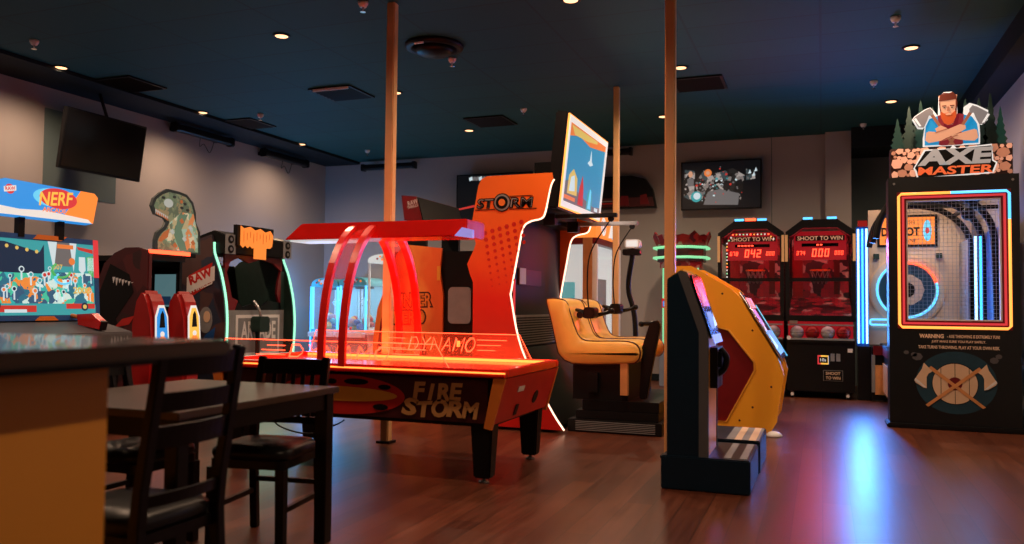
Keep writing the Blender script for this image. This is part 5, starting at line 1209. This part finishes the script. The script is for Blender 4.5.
for k in range(26):
    x = .06 + (k * .37) % (Wn - .14) + random.uniform(-.02, .02); z = random.choice((.36, .40, .27, .25, .31, .46)) + random.uniform(-.02, .02); r_ = random.uniform(.018, .030)
    if X0 + .84 < x < X0 + 1.04 and z > .4: continue
    s.rect(sf, x - r_ * .3, x + r_ * .3, z - .10, z - r_ * .8, 'scr_white', z=.011, t=.001).disc(sf, x, z, r_, 'scr_white', z=.011 + k * 1e-4, t=.001, n=10).disc(sf, x, z, r_ * .62, random.choice(['scr_teal', 'scr_orange', 'scr_dark', 'scr_red']), z=.0125 + k * 1e-4, t=.001, n=8)
s.text(sf, '2000', X0 + .90, .27, .20, .065, 'scr_yellow', z=.018, off=.03)
s.rect(sf, .04, Wn - .05, .03, .13, 'scr_teal', z=.012, t=.001).rect(sf, X0 - .1, X0 + .4, .06, .12, 'scr_red', z=.0135, t=.001).rect(sf, X0 + .72, X0 + 1.05, .09, .14, 'scr_red', z=.0135, t=.001)
s.disc(sf, X0 + .98 - .05, .11, .04, 'scr_dark', z=.015, t=.001).disc(sf, X0 + .93, .11, .022, 'scr_yellow', z=.0165, t=.001).disc(sf, X0 + .0, .12, .045, 'scr_dark', z=.015, t=.001).rect(sf, X0 + .08, X0 + .3, .055, .085, 'scr_white', z=.015, t=.001)
part('display', t, s)
nf = Frame((-6.79, 4.84, 1.965), (0, 1, 0), (-.04, 0, .32))
nW = 6.2 - 4.84
m = MB().plate(nf, [(0, 0), (nW - .06, 0), (nW + .02, .27), (nW - .02, .31), (.38, .33), (.30, .30), (0, .30)], 'sign_blue', z=-.10, t=.10)
part('marquee', t, m, label='backlit blue and orange NERF marquee')
m = MB().plate(nf, [(nW - .38, .06), (nW - .06, .0), (nW + .02, .27), (nW - .02, .31), (nW - .18, .315)], 'sign_orange', z=.002, t=.003)
m.plate(nf, [(.0, .0), (nW - .08, 0), (nW - .12, .035), (nW - .6, .075), (.5, .06), (.0, .10)], 'sign_white', z=.006, t=.002)
m.disc(nf, .86, .205, .21, 'sign_cyan', z=.003, t=.002, ry=.09).disc(nf, .92, .205, .205, 'sign_red', z=.0055, t=.002, ry=.098, n=32)
m.text(nf, 'NERF', .89, .20, .40, .13, 'sign_yellow', z=.012, shear=.35, off=.02, rot=.10).text(nf, 'ARCADE', .86, .085, .26, .045, 'sign_orange', z=.013, shear=.1, off=.03)
m.disc(nf, .42, .235, .045, 'sign_red', z=.003, t=.002).plate(nf, [(.36, .20), (.48, .225), (.48, .275), (.36, .25)], 'sign_white', z=.006, t=.002).text(nf, 'RAW', .42, .238, .10, .035, 'sign_red', z=.010, off=.03, rot=.15)
part('marquee_art', t, m)
part('marquee_post', t, MB().box(-6.90, -6.84, 5.38, 5.44, 1.78, 1.98, 'black_metal')); part('marquee_post', t, MB().box(-6.90, -6.84, 5.80, 5.86, 1.78, 1.98, 'black_metal'))
part('base', t, MB().box(-7.4, -6.75, NY0 + .05, NY1 - .05, 0, .78, 'black_plastic').box(-7.2, -6.95, NY0 + .3, NY1 - .3, .78, 1.6, 'black_plastic'), bevel=.01)
part('control_deck', t, MB().prism([(-6.78, .78), (-6.35, .78), (-6.35, .90), (-6.78, 1.0)], 'y', NY0, NY1, 'navy_light'), bevel=.01)
for y in (5.93,):
    gg = MB().prism([(-6.66, .97), (-6.40, .93), (-6.38, 1.0), (-6.50, 1.08), (-6.68, 1.07)], 'y', y - .04, y + .04, 'red_plastic').prism([(-6.46, .94), (-6.38, .92), (-6.36, 1.0), (-6.42, 1.02)], 'y', y - .03, y + .03, 'black_plastic')
    gg.tube([(-6.68, y, 1.04), (-6.84, y, 1.06)], .02, 'orange_print')
    part('toy_gun', t, gg, bevel=0, label='red mounted game gun')

# ------------------------------------------------------------------ dinosaur booth
t = thing('dinosaur_booth', 'dark red sit-in booth with dinosaur head topper on its roof', 'arcade machine', (-7.2, 7.5, 0), 'arcade cabinets')
sidep = [(-7.70, 0), (-6.95, 0), (-6.95, 1.76), (-7.1, 1.80), (-7.3, 1.80), (-7.46, 1.74), (-7.60, 1.63), (-7.68, 1.46), (-7.74, 1.2), (-7.74, .4)]
part('side_panel', t, MB().prism(sidep, 'y', 7.04, 7.10, 'cabinet_art'), bevel=.01)
part('side_panel', t, MB().prism([(-8.4, 0), (-7.05, 0), (-7.05, 1.70), (-8.4, 1.70)], 'y', 7.62, 7.66, 'black_plastic'))
g = MB(); f = FY(-7.70, 7.04, 0)
g.plate(f, [(.05, .2), (.35, .25), (.42, .8), (.30, 1.0), (.55, 1.3), (.48, 1.5), (.2, 1.62), (.05, 1.3)], 'black_plastic', z=.001, t=.002)
for k in range(7): g.plate(f, [(.24 + k * .045, 1.47 - .01 * k), (.28 + k * .045, 1.47 - .01 * k), (.255 + k * .045, 1.40 - (k % 2) * .03)], 'white_print', z=.004, t=.002)
g.plate(f, [(.28, .90), (.50, .94), (.58, 1.04), (.40, 1.0)], 'red_print', z=.004, t=.002)
part('side_artwork', t, g, label='printed jaw with pale teeth')
part('roof', t, MB().box(-8.4, -6.97, 7.10, 7.62, 1.66, 1.72, 'black_plastic'))
part('roof_light', t, MB().box(-6.965, -6.935, 7.05, 7.66, 1.735, 1.775, 'neon_red'), label='glowing red-orange bar on roof edge')
part('back_wall', t, MB().box(-8.45, -8.40, 7.10, 7.66, 0, 1.72, 'black_plastic'))
part('monitor', t, MB().box(-7.50, -7.42, 7.11, 7.61, .95, 1.62, 'black_plastic').box(-7.41, -7.07, 7.602, 7.618, 1.12, 1.54, 'black_plastic').box(-7.395, -7.085, 7.596, 7.602, 1.14, 1.52, 'scr_dim').box(-7.30, -7.15, 7.593, 7.596, 1.16, 1.26, 'scr_dark'))
part('floor_pan', t, MB().box(-8.4, -6.55, 7.12, 7.6, 0, .14, 'black_plastic').box(-6.9, -6.55, 6.75, 7.12, 0, .14, 'black_plastic'))
def seat(y, art, lab):
    pr_ = [(-6.89, .14), (-6.60, .14), (-6.58, .80), (-6.60, 1.02), (-6.65, 1.20), (-6.71, 1.31), (-6.78, 1.32), (-6.86, 1.20), (-6.91, .95)]
    st_ = part('seat_pod', t, MB().prism(pr_, 'y', y, y + .24, 'pod_red'), bevel=.035, label=lab)
    fa = Frame((-6.578, y + .02, .70), (0, 1, 0), (-.03, 0, .50))
    a = MB().plate(fa, [(.00, -.02), (.20, -.02), (.19, .34), (.14, .46), (.06, .46), (.01, .34)], 'sign_white', z=.002, t=.006)
    a.plate(fa, [(.02, .0), (.18, .0), (.17, .33), (.13, .43), (.07, .43), (.03, .33)], 'sign_blue' if art == 'b' else 'sign_yellow', z=.009, t=.002)
    a.plate(fa, [(.06, .22), (.14, .22), (.13, .36), (.11, .40), (.08, .36)], 'black_plastic', z=.012, t=.002).disc(fa, .10, .08, .05, 'sign_orange', z=.012, t=.002, ry=.05).disc(fa, .10, .15, .03, 'sign_white', z=.012, t=.002)
    part('seat_artwork', st_, a)
seat(6.76, 'b', 'red seat pod with blue picture panel'); seat(7.24, 'y', 'red seat pod with yellow picture panel')
# topper
dy = lambda zx: 7.09 + (zx - 205) / 163 * .78
dz = lambda zy: 1.765 + (240 - zy) / 212 * .72
D_ = Frame((-6.98, 0, 0), (0, 1, 0), (0, 0, 1))
DP = lambda pts: [(dy(a), dz(b_)) for a, b_ in pts]
out_ = [(218, 240), (218, 205), (224, 178), (244, 158), (252, 138), (246, 128), (216, 120), (205, 92), (212, 66), (232, 44), (256, 28), (290, 30), (318, 36), (340, 60), (350, 95), (352, 130), (366, 160), (369, 240)]
d = MB().plate(D_, DP(out_[::-1])[::-1], 'dino_dark', z=-.035, t=.035)
d.plate(D_, DP([(228, 235), (226, 206), (234, 184), (252, 164), (262, 140), (252, 120), (222, 112), (212, 92), (220, 68), (238, 50), (258, 38), (290, 40), (314, 46), (332, 66), (342, 98), (344, 132), (358, 162), (360, 235)]), 'dino_skin', z=.002, t=.003)
d.plate(D_, DP([(262, 140), (300, 100), (340, 100), (356, 165), (358, 232), (290, 232), (250, 200)]), 'dino_art', z=.006, t=.002)
d.plate(D_, DP([(290, 110), (320, 105), (300, 160), (320, 232), (296, 232), (276, 180)]), 'dino_green', z=.009, t=.002)
d.plate(D_, DP([(226, 206), (240, 178), (262, 160), (256, 190), (236, 208)]), 'dino_orange', z=.009, t=.002)
d.plate(D_, DP([(216, 100), (252, 122), (256, 136), (240, 126), (218, 118)]), 'dino_orange', z=.009, t=.002)
for k in range(7): d.plate(D_, DP([(214 + k * 6, 102 + k * 3), (219 + k * 6, 104 + k * 3), (216 + k * 6, 118 + k * 2)]), 'dino_teeth', z=.012, t=.002)
d.disc(D_, dy(256), dz(76), .07, 'dino_teeth', z=.009, t=.002, ry=.05).disc(D_, dy(298), dz(64), .022, 'dino_orange', z=.009, t=.002)
for (a, b_) in ((240, 60), (275, 52), (310, 70), (320, 90), (300, 85)): d.disc(D_, dy(a), dz(b_), .03, 'dino_dark', z=.007, t=.001, n=6, ry=.018)
for (a, b_) in ((300, 130), (330, 150), (310, 190), (340, 200), (280, 215), (270, 170)): d.plate(D_, DP([(a - 8, b_), (a, b_ - 10), (a + 8, b_ + 4), (a, b_ + 10)]), 'dino_teeth' if a % 20 else 'dino_orange', z=.012, t=.002)
part('dinosaur_topper', t, d, label='backlit dinosaur head cut-out')
part('topper_bracket', t, MB().box(-7.1, -6.98, 7.1, 7.8, 1.72, 1.765, 'black_metal'))

# ------------------------------------------------------------------ RAW THRILLS arcade cabinet with green-lit edges
t = thing('arcade_cabinet', 'large booth cabinet with curved pale green light edges and orange sign, by the left wall', 'arcade machine', (-7.4, 8.8, 0), 'arcade cabinets')
RY0, RY1, RX = 8.02, 9.42, -6.80
edge_p = [(-6.93, 1.93), (-6.92, 1.80), (-6.82, 1.56), (-6.74, 1.25), (-6.71, .95), (-6.72, .6), (-6.76, .1)]
rs = edge_p + [(-6.78, 0), (-7.80, 0), (-7.80, 1.6), (-7.62, 1.75), (-7.35, 1.86), (-7.10, 1.98), (-6.96, 2.02)]
for y, m_ in ((RY0, 'raw_side_art'), (RY1 - .05, 'dark_green')): part('side_panel', t, MB().prism(rs, 'y', y, y + .05, m_))
for y in (RY0 + .025, RY1 - .025): part('edge_light', t, MB().tube([(v.x + .012, y, v.y) for v in spline([(a, b_, 0) for a, b_ in edge_p], 5)], .014, 'neon_green_white', n=6), label='pale green glowing edge')
f = FY(-7.80, RY0, 0)
g = MB().plate(f, [(.50, 1.22), (.86, 1.42), (.88, 1.68), (.52, 1.52)], 'red_print', z=.001, t=.002)
g.plate(f, [(.50, 1.30), (.92, 1.46), (.92, 1.64), (.50, 1.50)], 'white_print', z=.004, t=.002).text(f, 'RAW', .71, 1.515, .36, .11, 'red_print', z=.009, off=.04, rot=.35).text(f, 'THRILLS', .71, 1.39, .38, .07, 'white_print', z=.009, off=.03, rot=.35)
g.disc(f, .80, .98, .10, 'grey_print', z=.001, ry=.16).disc(f, .82, 1.02, .05, 'cream_print', z=.005, ry=.07).plate(f, [(.6, .5), (.9, .6), (.95, .9), (.8, .8)], 'blue_print', z=.003, t=.001)
part('side_artwork', t, g, label='RAW THRILLS logo and figure print')
fr_ = Frame((-6.86, RY0 + .05, .12), (0, 1, 0), (0, 0, 1)); WW = RY1 - RY0 - .10
# front wall with a ragged opening
win = [(.14, 1.45), (.20, 1.60), (.35, 1.66), (.55, 1.60), (.80, 1.66), (1.05, 1.64), (1.18, 1.52), (1.20, 1.36), (1.14, 1.18), (1.16, 1.06), (.95, 1.10), (.82, 1.00), (.62, 1.06), (.45, 1.02), (.36, 1.10), (.24, 1.14), (.22, 1.28)]
wl = MB().rect(fr_, 0, WW, -.1, .98, 'grey_print', z=-.03, t=.03).rect(fr_, 0, .10, .98, 1.50, 'dark_green', z=-.03, t=.03).rect(fr_, WW - .08, WW, .98, 1.50, 'dark_green', z=-.03, t=.03)
wl.plate(fr_, [(.10, .98), (.30, .98), (.36, 1.10), (.24, 1.14), (.20, 1.28), (.14, 1.45), (.10, 1.45)], 'dark_red', z=-.03, t=.03)
wl.plate(fr_, [(.30, .98), (1.24, .98), (1.22, 1.08), (.95, 1.10), (.82, 1.02), (.62, 1.06), (.45, 1.02), (.36, 1.08)], 'black_plastic', z=-.03, t=.03)
wl.plate(fr_, [(1.22, 1.0), (WW - .08, .98), (WW - .08, 1.50), (1.22, 1.52), (1.16, 1.36), (1.14, 1.2)], 'dark_red', z=-.03, t=.03)
wl.plate(fr_, [(.10, 1.45), (.14, 1.45), (.20, 1.58), (.35, 1.64), (.55, 1.58), (.80, 1.64), (1.05, 1.60), (1.22, 1.50), (WW - .06, 1.50), (WW - .06, 1.70), (.10, 1.70)], 'dark_red', z=-.03, t=.03)
part('front_wall', t, wl, label='grey front wall with ragged dark opening')
part('interior', t, MB().box(-7.75, -7.70, RY0 + .05, RY1 - .05, .1, 1.7, 'black_plastic').box(-7.70, -7.66, RY0 + .2, RY0 + .8, .9, 1.5, 'scr_dark').box(-7.3, -7.25, RY0 + .05, RY0 + .55, 1.0, 1.70, 'dark_green'))
hd = MB().prism([(-6.95, 1.78), (-6.78, 1.80), (-6.78, 2.02), (-6.95, 2.08), (-7.3, 1.98), (-7.3, 1.78)], 'y', RY0 + .05, RY1 - .05, 'black_plastic')
part('header', t, hd, bevel=.01)
for y in (RY0 + .14, RY1 - .12):
    sp = MB()
    ff = Frame((-6.78, y, 1.91), (0, 1, 0), (0, 0, 1)); sp.rect(ff, -.09, .09, -.12, .12, 'grey_print', z=.001, t=.01)
    for z in (-.06, .06): sp.disc(ff, 0, z, .05, 'black_plastic', z=.012, t=.006).disc(ff, 0, z, .022, 'grey_metal', z=.018, t=.004)
    part('speaker', t, sp)
fs2 = Frame((-6.74, 8.27, 1.71), (0, 1, 0), (0, 0, 1))
sgn = MB().box(-6.80, -6.745, 8.24, 8.96, 1.90, 2.16, 'black_plastic')
rag = [(.02, .20)] + [(.02 + k * .045, .20 + (-.03 if k % 2 else .0)) for k in range(1, 6)] + [(.28, .18), (.28, .04), (.52, .04), (.52, .18)] + [(.54 + k * .02, .19) for k in range(4)] + [(.64, .22), (.66, .36), (.60, .42), (.5, .39), (.4, .43), (.3, .40), (.2, .44), (.08, .41), (.02, .44)]
sgn.plate(fs2, rag, 'sign_orange', z=.004, t=.01)
for k in range(9): sgn.rect(fs2, .07 + k * .063, .078 + k * .063, .24 + .03 * (k % 3), .38 - .02 * (k % 2), 'orange_print', z=.015, t=.002)
part('orange_sign', t, sgn, label='ragged glowing orange sign')
bd = MB().rect(fr_, .32, 1.20, .40, .92, 'white_print', z=.001, t=.006).rect(fr_, .36, 1.16, .44, .88, 'grey_print', z=.008, t=.002).text(fr_, 'ARCADE', .76, .72, .70, .24, 'white_print', z=.013, off=.03)
part('arcade_plate', t, bd, label='white framed ARCADE plate')
part('gun_mount', t, MB().tube(spline([(-6.84, 8.70, 1.22), (-6.76, 8.72, 1.10), (-6.74, 8.74, .95)]), .022, 'grey_metal').prism(rrect(8.66, 8.86, .82, 1.02, .05), 'x', -6.84, -6.70, 'dark_green').box(-6.82, -6.78, 8.73, 8.77, .4, .84, 'black_metal'))
lamp('edge_glow', 'AREA', (-6.66, 8.72, 1.0), 4, (.5, 1.0, .7), (1.2, 1.0), t, rot=(0, -PI / 2, 0))
